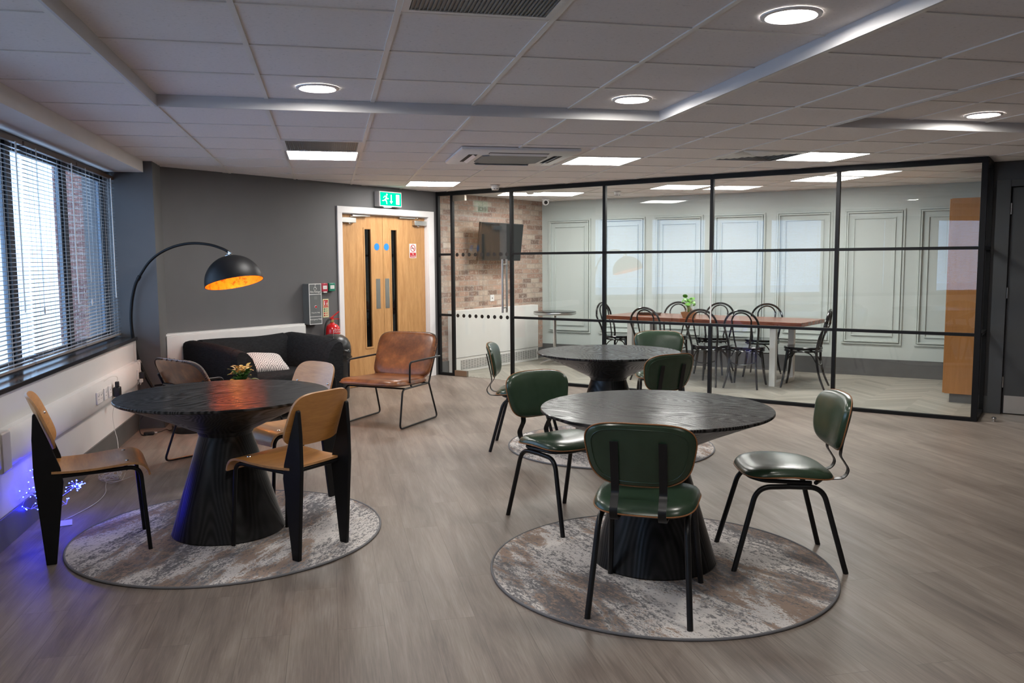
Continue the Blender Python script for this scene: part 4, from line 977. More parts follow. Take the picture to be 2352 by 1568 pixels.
# ------------------------------------------------------------------ plywood chairs with black blade legs
def ply_chair():
    t = thing('plywood_chair', '', 'chair', (0, 0, 0), 0, 'plywood chairs with black blade legs')
    # seat: bent sheet
    prof = [(-0.200, 0.452), (-0.12, 0.449), (-0.03, 0.450), (0.06, 0.456), (0.13, 0.461), (0.175, 0.460), (0.207, 0.447), (0.226, 0.423), (0.234, 0.395)]
    P = smooth_path([(0, y, z) for y, z in prof], 4); nP = len(P); nx = 15; vs = []
    def half(i): return 0.195 if i > 4 else 0.180+0.015*i/4
    for side in (0, 1):
        for i, p in enumerate(P):
            q = (P[min(i+1, nP-1)]-P[max(i-1, 0)]).normalized(); nn = Vector((0, -q.z, q.y))*(0.0055 if side else -0.0055)
            for j in range(nx):
                u = -1+2*j/(nx-1); x = u*(0.178+0.020*min(1, i/12)); dish = -0.012*(1-u*u)*max(0, 1-abs((p.y+0.05)/0.17)**2)
                vs.append((x, p.y+nn.y, p.z+nn.z+dish))
    fs = []; o = nP*nx
    for i in range(nP-1):
        for j in range(nx-1):
            a = i*nx+j; fs.append((a, a+nx, a+nx+1, a+1)); fs.append((o+a, o+a+1, o+a+nx+1, o+a+nx))
    fe = []
    for i in range(nP-1): fe += [(i*nx, o+i*nx, o+(i+1)*nx, (i+1)*nx), (i*nx+nx-1, (i+1)*nx+nx-1, o+(i+1)*nx+nx-1, o+i*nx+nx-1)]
    for j in range(nx-1): fe += [(j, j+1, o+j+1, o+j), ((nP-1)*nx+j, o+(nP-1)*nx+j, o+(nP-1)*nx+j+1, (nP-1)*nx+j+1)]
    mb = MB(); mb.add(vs, fs); mb.m = [0]*len(fs); mb.f += fe; mb.m += [1]*len(fe); mb.obj('seat', ['plywood', 'ply_edge'], t, bevel=0, angle=50)
    # back panel: curved, leaning
    bo = srect(0.200, 0.183, 0.142, 0.142, 0, n=72, pw=4.2)
    lean = radians(20)
    def bf(u, v, w): return (u, -0.222-v*sin(lean)+w*cos(lean)+0.9*(u*u-0.0266), 0.688+v*cos(lean)+w*sin(lean))
    def bmesh_panel(mb):
        rings = [0.06, 0.3, 0.55, 0.8, 0.97, 1.0]
        Ls = [[bf(x*s_, v*s_, -0.0055) for x, v in bo] for s_ in rings]+[[bf(x*s_, v*s_, 0.0055) for x, v in bo] for s_ in reversed(rings)]
        mb.loops(Ls, True, True)
        n = len(bo); mb.m = [1 if 5*n <= i < 6*n else 0 for i in range(len(mb.f))]
    mb = MB(); bmesh_panel(mb); mb.obj('backrest', ['plywood', 'ply_edge'], t, angle=40)
    for sx in (-1, 1):
        # blade leg: flat folded steel, widest at seat height
        poly = [(-0.243, 0.0), (-0.198, 0.0), (-0.150, 0.40), (-0.160, 0.470), (-0.204, 0.605), (-0.252, 0.738), (-0.258, 0.745), (-0.266, 0.738), (-0.275, 0.62), (-0.276, 0.45)]
        mb = MB(); x = sx*0.163; mb.prism(poly, lambda y, z: (x-0.011-0.0*z, y, z), lambda y, z: (x+0.011, y, z)); mb.obj('leg', 'black_frame', t, bevel=0.004)
        pts = fillet([(sx*0.180, 0.222, 0.0), (sx*0.172, 0.192, 0.438), (sx*0.160, -0.17, 0.428)], 0.055, 8); MB().tube(pts, 0.0105, 12).obj('leg', 'black_frame', t)
        MB().lathe([(0.010, 0), (0.008, 0.004), (0.003, 0.0055)], 14, (sx*0.135, 0.135, 0.466)).obj('bolt', 'chrome', t)
        mb = MB(); p = Vector(bf(sx*0.150, 0.01, 0.0055)); mb.ball(tuple(p), 0.0085, 12, 8); mb.obj('bolt', 'chrome', t)
    mb = MB(); mb.tube([(-0.16, -0.19, 0.43), (0.16, -0.19, 0.43)], 0.010, 10); mb.tube([(-0.168, 0.13, 0.432), (0.168, 0.13, 0.432)], 0.009, 10); mb.obj('cross_bar', 'black_frame', t)
    return t
pc = ply_chair()
plys = [(-0.262, -1.16, 15.7, 0.0, 'plywood chair in side profile on the far left, facing right'),
    (0.693, -1.354, 135.2, 0.0085, 'plywood chair on the left rug, its back turned to the camera'),
    (0.632, -0.512, -141.0, 0.0085, 'plywood chair behind the left table, its pale backrest facing the camera')]
for i, (x, y, a, z, lb) in enumerate(plys):
    if i == 0: pc.location = (x, y, z); pc.rotation_euler = (0, 0, ang(a)); pc['label'] = lb
    else: dup(pc, (x, y, z), ang(a), lb)

# ------------------------------------------------------------------ brown leather armchairs
def armchair():
    t = thing('leather_armchair', '', 'armchair', (0, 0, 0), 0, 'brown leather armchairs with black wire frames')
    so = srect(0.292, 0.322, 0.24, 0.38, 0, pw=6)
    def sf(x, y, z): return (x, y, z+0.02*max(0, y)/0.3)
    mb = MB(); cushion(mb, so, [(0.3, 0.352), (0.9, 0.353), (0.98, 0.360), (1.0, 0.375), (0.985, 0.392), (0.94, 0.406), (0.85, 0.414), (0.6, 0.418), (0.3, 0.419)], sf)
    st = mb.obj('seat', 'leather_brown', t)
    mb = MB(); mb.tube([sf(x*1.008, y*1.008, 0.372) for x, y in so], 0.006, 6, True); mb.obj('seam', 'leather_brown', st)
    bo = srect(0.300, 0.318, 0.22, 0.235, 0, pw=5.5); lean = radians(27)
    def bf(u, v, w): return (u, -0.300-v*sin(lean)+w*cos(lean)+0.35*u*u*(0.3+v), 0.578+v*cos(lean)+w*sin(lean))
    mb = MB(); cushion(mb, bo, [(0.3, -0.018), (0.9, -0.018), (0.985, -0.012), (1.0, 0.0), (0.985, 0.014), (0.94, 0.026), (0.85, 0.033), (0.6, 0.037), (0.3, 0.038)], bf)
    bk = mb.obj('backrest', 'leather_brown', t)
    mb = MB()
    for i in range(len(bo)):
        x, v = bo[i]
        if v > 0.05: 
            x2, v2 = bo[(i+1) % len(bo)]
            for q in (0, 0.5):
                xx, vv = x+(x2-x)*q, v+(v2-v)*q
                mb.tube([bf(xx*0.985, vv*0.985, 0.016), bf(xx*1.02, vv*1.02, 0.0), bf(xx*0.99, vv*0.99, -0.016)], 0.003, 5)
    mb.obj('lacing', 'side_wood', bk)
    mb = MB(); mb.tube([bf(x*1.004, v*1.004, 0.0) for x, v in bo], 0.006, 6, True); mb.obj('seam', 'leather_brown', bk)
    for sx in (-1, 1):
        x = sx*0.295; xf = sx*0.312
        loop = fillet([(x, -0.215, 0.345), (xf, -0.335, 0.012), (xf, 0.335, 0.012), (x, 0.250, 0.345), (x, -0.20, 0.345)], 0.045, 7)
        MB().tube(loop, 0.0085, 10).obj('side_frame', 'black_metal', t)
        arm = fillet([(x, 0.10, 0.352), (sx*0.318, 0.165, 0.40), (sx*0.322, 0.165, 0.575), (sx*0.322, -0.385, 0.575)], 0.035, 6)
        MB().tube(arm, 0.0085, 10).obj('armrest', 'black_metal', t)
        MB().tube(fillet([(x, -0.215, 0.345), (sx*0.300, -0.36, 0.66)], 0.02), 0.0085, 10).obj('back_upright', 'black_metal', t)
    mb = MB(); mb.tube([(-0.300, -0.325, 0.585), (0.300, -0.325, 0.585)], 0.008, 10); mb.tube([(-0.295, -0.2, 0.345), (0.295, -0.2, 0.345)], 0.008, 10); mb.tube([(-0.295, 0.2, 0.345), (0.295, 0.2, 0.345)], 0.008, 10); mb.obj('cross_bar', 'black_metal', t)
    return t
ac = armchair(); ac.location = (1.4325, 1.937, 0); ac.rotation_euler = (0, 0, ang(-125.9)); ac['label'] = 'brown leather armchair facing the camera in front of the oak doors'
dup(ac, (0.17, 0.68, 0), ang(38), 'brown leather armchair behind the left table, only its back showing')

# ------------------------------------------------------------------ sofa and cushion
t = thing('sofa', 'charcoal fabric two-seat sofa with rounded arms against the radiator cover', 'sofa', (*wp(0.08, 0.16), 0), WANG)
SWID, SDEP = 1.19, 0.80
def loft(mb, secs): mb.loops(secs, True, True)
def arm_sec(y, mir, hz, tk=1.0):
    p = [(0.0, 0.10), (-0.012, 0.35), (-0.02, hz-0.05), (-0.012, hz-0.015), (0.012, hz), (0.05, hz), (0.10, hz-0.02), (0.15, hz-0.07), (0.19, hz-0.16), (0.205, hz-0.27), (0.21, 0.34), (0.21, 0.10)]
    return [((SWID-x*tk) if mir else x*tk, y, z) for x, z in p]
for mir in (False, True):
    mb = MB(); secs = []
    for k in range(13):
        f = k/12; y = -SDEP*f; e = 1.0
        hz = 0.745-0.055*f+0.012*sin(pi*f)
        s_ = arm_sec(y-0.0, mir, hz)
        if k in (0, 12): s_ = [((x-(SWID-0.1 if mir else 0.1))*0.93+(SWID-0.1 if mir else 0.1), y+(0.012 if k == 0 else -0.012), 0.1+(z-0.1)*0.975) for x, y, z in s_]
        secs.append(s_)
    loft(mb, secs); o = mb.obj('arm', 'sofa_fabric', t, angle=60)
    mb = MB(); mb.tube([(x, y-0.002, z) for x, y, z in secs[-2]], 0.004, 6); mb.obj('piping', 'sofa_fabric', o)
mb = MB(); secs = []
prof = [(0.0, 0.10), (0.0, 0.70), (-0.02, 0.735), (-0.06, 0.742), (-0.11, 0.73), (-0.16, 0.68), (-0.20, 0.58), (-0.22, 0.44), (-0.22, 0.10)]
for k in range(15):
    f = k/14; x = 0.12+(SWID-0.24)*f; dz = 0.012*sin(pi*f*2)*0.4-0.010*sin(pi*f)
    secs.append([(x, y, z+(dz if z > 0.6 else 0)) for y, z in prof])
loft(mb, secs); mb.obj('backrest', 'sofa_fabric', t, angle=60)
mb = MB(); mb.box(0.06, SWID-0.06, -SDEP+0.03, -0.05, 0.10, 0.29); mb.obj('base', 'sofa_fabric', t, bevel=0.015)
mb = MB(); so_ = srect(0.385, 0.385, 0.30, 0.31, 0, pw=9); cushion(mb, so_, [(0.5, 0.285), (0.97, 0.287), (1.0, 0.31), (1.0, 0.38), (0.985, 0.41), (0.95, 0.425), (0.8, 0.435), (0.4, 0.44)], lambda x, y, z: (x+SWID/2, y-0.50, z)); mb.obj('seat_cushion', 'sofa_fabric', t, angle=60)
for x in (0.08, SWID-0.08):
    for y in (-0.08, -SDEP+0.08): MB().lathe([(0.016, 0), (0.022, 0.10)], 16, (x, y, 0)).obj('leg', 'black_plastic', t)

cs = srect(0.215, 0.215, 0.15, 0.15, 0, n=72, pw=3.2)
def cush_pt(x, z, s):   # pillow: pinched corners
    r = max(abs(x)/0.215, abs(z)/0.15)
    return s
mb = MB(); nn = 22; vs = []; fs = []
for side in (1, -1):
    o = len(vs)
    for i in range(nn+1):
        for j in range(nn+1):
            u = -1+2*i/nn; v = -1+2*j/nn
            th = 0.075*(max(0, (1-u**4)*(1-v**4)))**0.6
            px = u*(0.22-0.018*(1-u*u)*0-0.016*(1-abs(v))**1.0*abs(u)); pz = v*(0.165-0.016*(1-abs(u))*abs(v))
            vs.append((px, -side*th, pz))
    for i in range(nn):
        for j in range(nn):
            a = o+i*(nn+1)+j; q = (a, a+1, a+nn+2, a+nn+1); fs.append(q if side > 0 else q[::-1])
mb.add(vs, fs); cu = mb.obj('cushion', 'cushion_diamond'); bm = bmesh.new(); bm.from_mesh(cu.data); bmesh.ops.remove_doubles(bm, verts=bm.verts, dist=0.0005); bm.to_mesh(cu.data); bm.free(); cu.data.shade_smooth()
cu.scale = (0.92, 0.92, 0.92); cu.location = (*wp(0.645, 0.60), 0.500); cu.rotation_euler = (radians(-62), radians(6), WANG-radians(10)); tag(cu, 'white cushion with grey diamond pattern lying on the dark sofa', 'cushion')

# ------------------------------------------------------------------ arc lamp
t = thing('arc_floor_lamp', 'black arc floor lamp with a dome shade, gold leaf inside, in the corner', 'floor lamp', (-0.28, 1.94, 0))
ox, oy = -0.28, 1.94
MB().lathe([(0.158, 0.0), (0.162, 0.006), (0.162, 0.052), (0.155, 0.058), (0.02, 0.060)], 56).obj('base', 'black_plastic', t)
path = [(-0.275, 1.945, 0.055), (-0.337, 1.966, 0.110), (-0.429, 1.998, 0.184), (-0.531, 2.034, 0.278), (-0.618, 2.064, 0.388), (-0.68, 2.086, 0.51), (-0.73, 2.098, 0.658), (-0.757, 2.098, 0.83), (-0.764, 2.098, 0.982), (-0.749, 2.098, 1.134), (-0.716, 2.092, 1.266), (-0.682, 2.087, 1.333)]
path2 = [(-0.682, 2.087, 1.333), (-0.597, 2.057, 1.453), (-0.499, 2.023, 1.535), (-0.365, 1.976, 1.596), (-0.215, 1.924, 1.622), (-0.068, 1.872, 1.610), (0.042, 1.834, 1.575), (0.092, 1.817, 1.548)]
MB().tube([(x-ox, y-oy, z) for x, y, z in smooth_path(path, 5)], 0.0135, 14).obj('lower_arc', 'black_frame', t)
MB().tube([(x-ox, y-oy, z) for x, y, z in smooth_path(path2, 5)], 0.0115, 14).obj('upper_arc', 'black_frame', t)
MB().tube([(-0.692-ox, 2.09-oy, 1.315), (-0.674-ox, 2.084-oy, 1.345)], 0.0165, 14).obj('joint', 'black_frame', t)
MB().tube([(0.085-ox, 1.819-oy, 1.552), (0.118-ox, 1.808-oy, 1.534)], 0.008, 12).obj('swivel', 'chrome', t)
SH = Matrix.Translation((0.135-ox, 1.795-oy, 1.283)) @ Matrix.Rotation(radians(-8), 4, Vector((-0.21, 0.977, 0))) @ Matrix.Rotation(radians(-13), 4, Vector((0.977, 0.21, 0)))
R = 0.243
prof = [(R*cos(a), R*sin(a)*0.98) for a in [radians(k) for k in range(0, 84, 4)]]
sh = MB(); sh.lathe(prof, 56, capb=False, capt=True); so = sh.obj('shade', 'black_frame', t); so.matrix_local = SH
RI = R-0.004; si = MB(); si.lathe([(RI*cos(a), RI*sin(a)*0.98) for a in [radians(k) for k in range(0, 88, 4)]], 56, capb=False, capt=True); o = si.obj('gold_lining', 'gold_leaf', so); o.data.flip_normals()
rim = MB().lathe([(RI, 0.0), (R, 0.0), (R+0.001, 0.002), (R, 0.004)], 56, capb=False, capt=False).obj('rim', 'black_frame', so)
mb = MB(); mb.lathe([(0.034, 0.232), (0.036, 0.240), (0.03, 0.248), (0.012, 0.250), (0.010, 0.262), (0.006, 0.27)], 28); mb.obj('cap', 'chrome', so)
MB().lathe([(0.018, 0.23), (0.018, 0.17)], 20).obj('bulb_holder', 'black_plastic', so)
MB().ball((0, 0, 0.135), 0.030, 18, 12, (1, 1, 1.25)).obj('bulb', 'bulb_warm', so)
t = thing('lamp_cord', 'black lamp cord with an inline foot switch on the floor by the corner', 'cord', (0, 0, 0))
cp = [(-0.69, 1.96, 0.44), (-0.70, 1.97, 0.30), (-0.70, 1.93, 0.22), (-0.66, 1.98, 0.19), (-0.70, 1.99, 0.25), (-0.67, 1.95, 0.16), (-0.70, 1.92, 0.10), (-0.69, 1.88, 0.015), (-0.64, 1.79, 0.006), (-0.60, 1.82, 0.012), (-0.54, 1.90, 0.008), (-0.50, 2.00, 0.008), (-0.46, 1.93, 0.01), (-0.43, 1.95, 0.02)]
MB().tube(smooth_path(cp, 6), 0.0032, 7).obj('cable', 'black_rubber', t)
MB().cbox((-0.605, 1.815, 0.016), (0.085, 0.04, 0.028)).obj('foot_switch', 'black_plastic', t, bevel=0.01); MB().cbox((-0.56, 1.86, 0.012), (0.02, 0.012, 0.01)).obj('cable_clip', 'white_plastic', t)

# ------------------------------------------------------------------ plants
def leaf(mb, base, tip, width, curl=0.2, n=7, upv=(0, 0, 1)):
    b = Vector(base); e = Vector(tip); d = e-b; ln = d.length; d.normalize(); s = d.cross(Vector(upv)); s = s.normalized() if s.length > 0.01 else Vector((1, 0, 0)); nn = s.cross(d)
    vs = []
    for i in range(n+1):
        f = i/n; w = width*sin(pi*min(1, f**0.8))**0.8*0.5; p = b+d*ln*f+nn*(curl*ln*sin(pi*f)*0.5); vs += [p-s*w+nn*w*0.25, p, p+s*w+nn*w*0.25]
    fs = []
    for i in range(n): a = 3*i; fs += [(a, a+1, a+4, a+3), (a+1, a+2, a+5, a+4)]
    mb.add(vs, fs)
t = thing('side_table', 'small dark side table hidden behind the left black table, carrying the yellow plant', 'side table', (0.33, 0.08, 0))
MB().lathe([(0.12, 0.575), (0.125, 0.58), (0.125, 0.595), (0.12, 0.60)], 40).obj('tabletop', 'black_frame', t); MB().lathe([(0.016, 0.02), (0.016, 0.575)], 16).obj('column', 'black_metal', t); MB().lathe([(0.11, 0.0), (0.11, 0.012), (0.03, 0.02)], 32).obj('base', 'black_metal', t)
t = thing('potted_poinsettia', 'small potted plant with yellow orange bracts and green leaves, behind the left table', 'plant', (0.34, 0.08, 0.60))
MB().lathe([(0.045, 0.0), (0.055, 0.075), (0.058, 0.085)], 24).obj('pot', 'black_plastic', t)
rr = random.Random(3)
for nm, mat, cnt, z0, z1, l0, l1, w in (('foliage', 'leaf_dark', 44, 0.07, 0.13, 0.05, 0.075, 0.042), ('bracts', 'petal', 34, 0.125, 0.165, 0.03, 0.052, 0.032)):
    mb = MB()
    for k in range(cnt):
        a = rr.random()*2*pi; z = rr.uniform(z0, z1); l = rr.uniform(l0, l1); r0 = rr.uniform(0.0, 0.05); el = rr.uniform(-0.3, 0.7)
        b = (r0*cos(a), r0*sin(a), z); leaf(mb, b, (b[0]+l*cos(a)*cos(el), b[1]+l*sin(a)*cos(el), b[2]+l*sin(el)), w*rr.uniform(0.8, 1.1))
    o = mb.obj(nm, mat, t, angle=80)
mb = MB()
for k in range(6): a = k*1.1; mb.tube([(0.01*cos(a), 0.01*sin(a), 0.06), (0.03*cos(a), 0.03*sin(a), 0.13)], 0.003, 6)
mb.obj('stems', 'leaf_green', t)
# ------------------------------------------------------------------ meeting room table and what stands on it
TC = Vector((5.50, 3.895)); TAN = radians(-49.9)
t = thing('meeting_table', 'long rustic red-brown wooden table in the meeting room on white steel legs', 'table', (TC.x, TC.y, 0.003), TAN)
for k in range(4): MB().box(-1.28, 1.28, -0.41+k*0.205+0.0015, -0.41+(k+1)*0.205-0.0015, 0.70, 0.747).obj('top_plank', 'rustic_wood', t, bevel=0.003)
for sx in (-1, 1):
    x = sx*0.93; mb = MB(); w = 0.035
    mb.box(x-w, x+w, -0.33, -0.27, 0, 0.70); mb.box(x-w, x+w, 0.27, 0.33, 0, 0.70); mb.box(x-w, x+w, -0.27, 0.27, 0.0, 0.045); mb.box(x-w, x+w, -0.27, 0.27, 0.655, 0.70); mb.obj('leg_frame', 'white_metal', t, bevel=0.003)
t = thing('bonsai_planter', 'brown planter with a small round-leaved green plant on the meeting table', 'plant', (5.22, 3.86, 0.750), radians(-40))
mb = MB(); mb.loops([[(sx*a, sy*b_, z) for sx, sy in ((-1, -1), (1, -1), (1, 1), (-1, 1))] for a, b_, z in ((0.062, 0.05, 0.0), (0.085, 0.068, 0.062), (0.085, 0.068, 0.070), (0.075, 0.058, 0.070), (0.07, 0.055, 0.055))], True, True); mb.obj('planter', 'terracotta', t)
rr = random.Random(5); mb = MB(); mr = MB(); 
for k in range(26):
    a = rr.random()*2*pi; q = rr.uniform(0.02, 0.095); z = rr.uniform(0.145, 0.235); c = Vector((q*cos(a), q*sin(a), z)); r_ = rr.uniform(0.015, 0.026)
    nrm = Vector((rr.uniform(-.7, .7), rr.uniform(-1, 0.2), rr.uniform(.3, 1))).normalized(); u_ = nrm.orthogonal().normalized(); v_ = nrm.cross(u_)
    mb.add([c]+[c+(u_*cos(2*pi*i/12)+v_*sin(2*pi*i/12))*r_-nrm*0.004 for i in range(12)], [(0, 1+i, 1+(i+1) % 12) for i in range(12)])
    mr.tube(smooth_path([(0.3*c.x*0.5, 0.3*c.y*0.5, 0.06), (c.x*0.3, c.y*0.3, 0.12), tuple(c)], 3), 0.0016, 5)
c = Vector((-0.045, -0.02, 0.265)); mb.add([c]+[c+Vector((0.032*cos(2*pi*i/14), -0.012*sin(2*pi*i/14), 0.022*sin(2*pi*i/14))) for i in range(14)], [(0, 1+i, 1+(i+1) % 14) for i in range(14)]); mr.tube([(0, 0, 0.08), tuple(c)], 0.0018, 5)
mb.obj('foliage', 'leaf_green', t, angle=80); mr.obj('stems', 'leaf_green', t)
mb = MB()
for k in range(9): a = k*0.7; mb.tube(smooth_path([(0.03*cos(a), 0.025*sin(a), 0.06), (0.045*cos(a+.3), 0.04*sin(a), 0.09), (0.012*cos(a), 0.012*sin(a), 0.13)], 3), 0.004, 6)
mb.obj('roots', 'root_tan', t)
t = thing('wooden_tray', 'dark shallow tray lying near the left end of the meeting table', 'tray', (4.98, 4.55, 0.750), radians(-45))
mb = MB(); so2 = srect(0.15, 0.15, 0.09, 0.09, 0, n=40, pw=5)
mb.loops([[(x*s_, y*s_, z) for x, y in so2] for s_, z in ((0.88, 0.0), (1.0, 0.028), (0.96, 0.028), (0.86, 0.008), (0.4, 0.007))], True, True); mb.obj('dish', 'side_wood', t)

# bentwood chairs
def bentwood():
    t = thing('bentwood_chair', '', 'chair', (0, 0, 0), 0, 'black bentwood chairs round the meeting table')
    prof = [(0.205, 0.435), (0.21, 0.440), (0.21, 0.460), (0.205, 0.465), (0.17, 0.463), (0.05, 0.457)]
    st = MB().lathe(prof, 44).obj('seat', 'black_gloss', t)
    mb = MB(); k = 44; mb.tube([(0.198*cos(2*pi*i/k), 0.198*sin(2*pi*i/k), 0.418) for i in range(k)], 0.010, 8, True); mb.obj('seat_ring', 'black_gloss', t)
    def bow(w0, w1, z0, ztop, y0, y1, r):
        pts = []; n = 13
        pts += [(-w0, y0, z0), (-(w0+w1)/2-0.004, y0-0.03, z0+(ztop-z0)*0.32), (-w1, y0+(y1-y0)*0.72, ztop-w1*0.95)]
        for i in range(1, n): a = pi-pi*i/n; pts.append((w1*cos(a), y0+(y1-y0)*(0.72+0.28*sin(a)), ztop-w1*0.95+w1*0.95*sin(a)))
        pts += [(w1, y0+(y1-y0)*0.72, ztop-w1*0.95), ((w0+w1)/2+0.004, y0-0.03, z0+(ztop-z0)*0.32), (w0, y0, z0)]
        return MB().tube(smooth_path(pts, 3), r, 10)
    bow(0.150, 0.192, 0.43, 0.885, -0.165, -0.285, 0.0125).obj('back_bow', 'black_gloss', t)
    bow(0.072, 0.108, 0.455, 0.860, -0.175, -0.275, 0.009).obj('inner_bow', 'black_gloss', t)
    for sx in (-1, 1):
        MB().tube(smooth_path([(sx*0.150, -0.165, 0.46), (sx*0.150, -0.172, 0.30), (sx*0.165, -0.205, 0.14), (sx*0.190, -0.262, 0.0)], 4), [0.0155-0.005*i/12 for i in range(13)], 12).obj('leg', 'black_gloss', t)
        MB().tube(smooth_path([(sx*0.135, 0.145, 0.43), (sx*0.148, 0.162, 0.30), (sx*0.165, 0.180, 0.14), (sx*0.185, 0.208, 0.0)], 4), [0.019-0.008*i/12 for i in range(13)], 12).obj('leg', 'black_gloss', t)
        MB().tube(smooth_path([(sx*0.148, 0.158, 0.30), (sx*0.12, 0.10, 0.385), (sx*0.13, 0.0, 0.410), (sx*0.13, -0.10, 0.385), (sx*0.152, -0.172, 0.28)], 5), 0.007, 8).obj('brace', 'black_gloss', t)
    MB().tube(smooth_path([(-0.148, 0.162, 0.30), (-0.08, 0.13, 0.385), (0, 0.12, 0.41), (0.08, 0.13, 0.385), (0.148, 0.162, 0.30)], 5), 0.007, 8).obj('brace', 'black_gloss', t)
    MB().tube(smooth_path([(-0.152, -0.172, 0.30), (-0.07, -0.19, 0.27), (0, -0.195, 0.265), (0.07, -0.19, 0.27), (0.152, -0.172, 0.30)], 5), 0.007, 8).obj('brace', 'black_gloss', t)
    return t
bc = bentwood()
bent = [(5.584, 3.085, 48.6, 'black bentwood chair third from left on the near side of the meeting table'),
    (5.27, 3.36, 40, 'black bentwood chair at the middle of the near side, in front of the round-leaved plant'),
    (4.80, 3.93, 42, 'black bentwood chair furthest left on the near side of the meeting table'),
    (5.33, 4.66, -133, 'black bentwood chair on the far side of the meeting table, left of the plant'),
    (5.74, 4.26, -133, 'black bentwood chair on the far side of the meeting table, just right of the plant'),
    (6.19, 3.83, -130, 'black bentwood chair on the far side of the meeting table, furthest right'),
    (4.70, 4.87, -48, 'black bentwood chair at the left end of the meeting table'),
    (6.187, 2.89, 139.7, 'black bentwood chair at the right end of the meeting table, in side view')]
for i, (x, y, a, lb) in enumerate(bent):
    if i == 0: bc.location = (x, y, 0.003); bc.rotation_euler = (0, 0, ang(a)); bc['label'] = lb
    else: dup(bc, (x, y, 0.003), ang(a), lb)

t = thing('bistro_table', 'small round dark-topped table on a chrome column in the meeting room corner', 'table', (4.02, 5.70, 0.003), radians(20))
MB().lathe([(0.290, 0.700), (0.302, 0.712), (0.302, 0.732), (0.298, 0.736)], 56).obj('rim', 'steel', t)
MB().lathe([(0.300, 0.7362), (0.300, 0.742), (0.294, 0.745)], 56).obj('tabletop', 'black_gloss', t)
MB().lathe([(0.026, 0.05), (0.026, 0.70)], 24).obj('column', 'chrome', t)
for k in range(4):
    a = k*pi/2; MB().tube([(0.02*cos(a), 0.02*sin(a), 0.055), (0.15*cos(a), 0.15*sin(a), 0.045), (0.255*cos(a), 0.255*sin(a), 0.022)], [0.022, 0.017, 0.012], 10).obj('foot', 'steel', t)
t = thing('tall_cupboard', 'tall orange-brown wooden cupboard at the right end of the meeting room', 'cupboard', (6.985, 1.59, 0.003), WWA)
MB().box(0, 0.33, 0, 0.85, 0.09, 2.04).obj('body', 'cabinet_wood', t, bevel=0.002); MB().box(0.045, 0.33, 0.03, 0.83, 0, 0.09).obj('plinth', 'base_grey', t)
mb = MB(); mb.box(-0.018, 0.0, 0.004, 0.42, 0.095, 2.035); mb.box(-0.018, 0.0, 0.425, 0.846, 0.095, 2.035); mb.obj('door', 'cabinet_wood', t, bevel=0.002)

# ------------------------------------------------------------------ waste bin
t = thing('waste_bin', 'black round waste bin with a domed lid between the sofa and the oak doors', 'bin', (0.955, 3.42, 0))
t.scale = (1, 1, 0.92)
MB().lathe([(0.150, 0.0), (0.155, 0.01), (0.172, 0.55), (0.172, 0.56)], 40).obj('body', 'black_plastic', t)
mb = MB(); n = 56; Ls = []
for k, (r_, z) in enumerate(((0.176, 0.44), (0.184, 0.47), (0.178, 0.50), (0.186, 0.53), (0.180, 0.575), (0.172, 0.585))):
    Ls.append([((r_+0.006*sin(7*a+k*1.7)+0.004*sin(17*a+k))*cos(a), (r_+0.006*sin(7*a+k*1.7)+0.004*sin(13*a-k))*sin(a), z+0.012*sin(5*a+k)*(1 if k < 2 else 0.2)) for a in [2*pi*i/n for i in range(n)]])
mb.loops(Ls, False, False); mb.obj('bin_bag', 'black_bag', t, angle=70)
MB().lathe([(0.180, 0.565), (0.182, 0.60), (0.172, 0.65), (0.145, 0.70), (0.10, 0.735), (0.05, 0.75), (0.01, 0.753)], 44).obj('lid', 'black_plastic', t)
MB().tube([(0.0, -0.181, 0.62), (0.0, -0.165, 0.665), (0.0, -0.12, 0.722), (0.0, -0.06, 0.7495), (0, 0, 0.7545)], 0.0022, 6).obj('lid_seam', 'vent_grey', t)

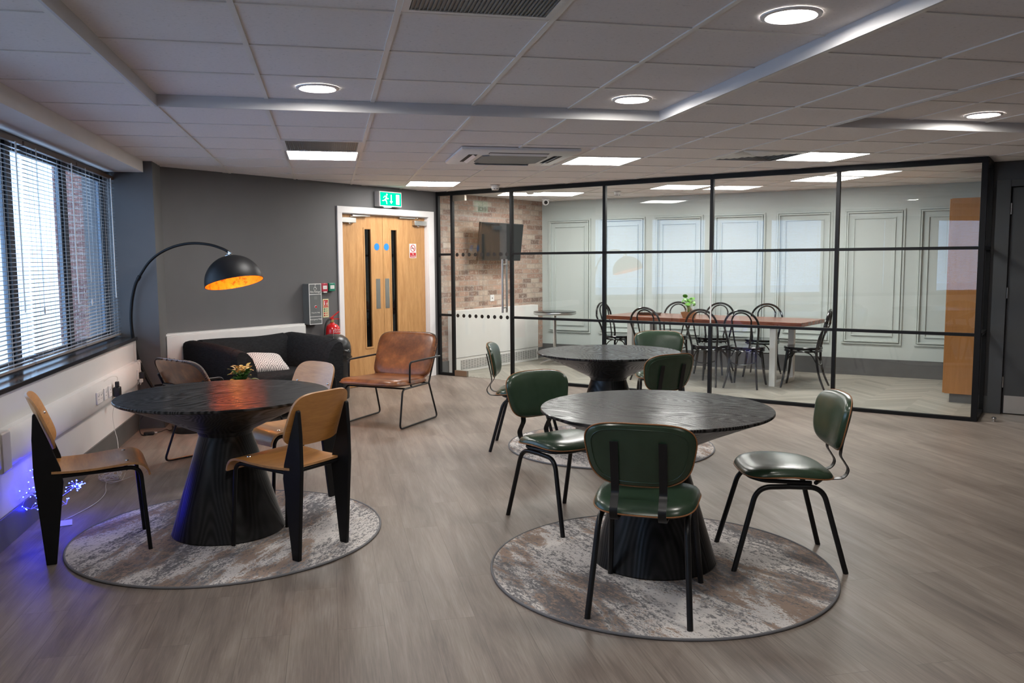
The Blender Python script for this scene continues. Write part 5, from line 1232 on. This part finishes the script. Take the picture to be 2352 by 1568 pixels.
# ------------------------------------------------------------------ LED twig tree, its cable and coil
t = thing('light_tree', 'small white twig tree with glowing blue lights on the floor by the window wall', 'light tree', (-0.600, -0.70, 0), radians(15))
MB().box(-0.075, 0.075, -0.055, 0.055, 0, 0.006).obj('base', 'white_plastic', t, bevel=0.002)
rr = random.Random(11); mb = MB(); mb.tube([(0.01, 0.0, 0.005), (0.012, 0, 0.10), (0.0, 0, 0.17)], 0.005, 8)
tips = []
clusters = [((0.10, 0.03, 0.20), 0.055, 30), ((-0.13, -0.05, 0.21), 0.075, 16), ((-0.10, 0.05, 0.30), 0.06, 6), ((0.05, 0.0, 0.11), 0.05, 3), ((-0.12, -0.05, 0.12), 0.05, 5)]
for c, rad, cnt in clusters:
    mid = (c[0]*0.45, c[1]*0.45, 0.15+(c[2]-0.15)*0.3); mb.tube(smooth_path([(0, 0, 0.14), mid, c], 3), 0.0026, 6)
    for k in range(cnt):
        p = Vector((rr.gauss(0, 1), rr.gauss(0, 1), rr.gauss(0, 0.8))); p = p.normalized()*rad*rr.uniform(0.35, 1.0)+Vector(c)
        tips.append(p); mb.tube([c, tuple((Vector(c)+p)/2+Vector((0, 0, 0.006))), tuple(p)], 0.0011, 5)
mb.obj('branches', 'white_plastic', t)
b0 = None
for p in tips:
    if b0 is None: b0 = MB().ball((0, 0, 0), 0.0032, 8, 6).obj('led_bulb', 'led_blue', t); b0.location = p
    else: c = b0.copy(); COL.objects.link(c); c.parent = t; c.location = p
t = thing('light_tree_cable', 'thin white cable from the black adaptor down to a tangled coil and the twig tree', 'cable', (0, 0, 0))
rr = random.Random(4); pts = [(-0.665, 1.075, 0.565), (-0.68, 1.09, 0.60), (-0.70, 1.12, 0.615)]
MB().tube(smooth_path([(-0.665, 1.075, 0.562), (-0.665, 1.08, 0.60), (-0.68, 0.98, 0.615), (-0.70, 0.85, 0.60)], 4), 0.002, 6).obj('loop', 'cable_white', t)
MB().tube(smooth_path([(-0.668, 1.06, 0.45), (-0.70, 1.05, 0.33), (-0.69, 1.03, 0.22), (-0.66, 0.98, 0.12), (-0.62, 0.80, 0.02), (-0.58, 0.5, 0.004), (-0.56, 0.33, 0.01), (-0.55, 0.27, 0.02)], 6), 0.0022, 6).obj('upper_cable', 'cable_white', t)
pts = []
for k in range(60):
    a = k*1.05+rr.uniform(-.3, .3); r_ = rr.uniform(0.03, 0.085); pts.append((-0.535+r_*cos(a), 0.25+r_*1.15*sin(a), 0.010+rr.uniform(0, 0.05)))
pts.append((-0.40, 0.24, 0.03))
MB().tube(smooth_path(pts, 4), 0.0017, 5).obj('coil', 'cable_white', t)
MB().tube(smooth_path([(-0.56, 0.20, 0.01), (-0.54, 0.10, 0.004), (-0.50, -0.08, 0.004), (-0.50, -0.30, 0.004), (-0.55, -0.52, 0.004), (-0.58, -0.64, 0.01)], 6), 0.0022, 6).obj('lower_cable', 'cable_white', t)
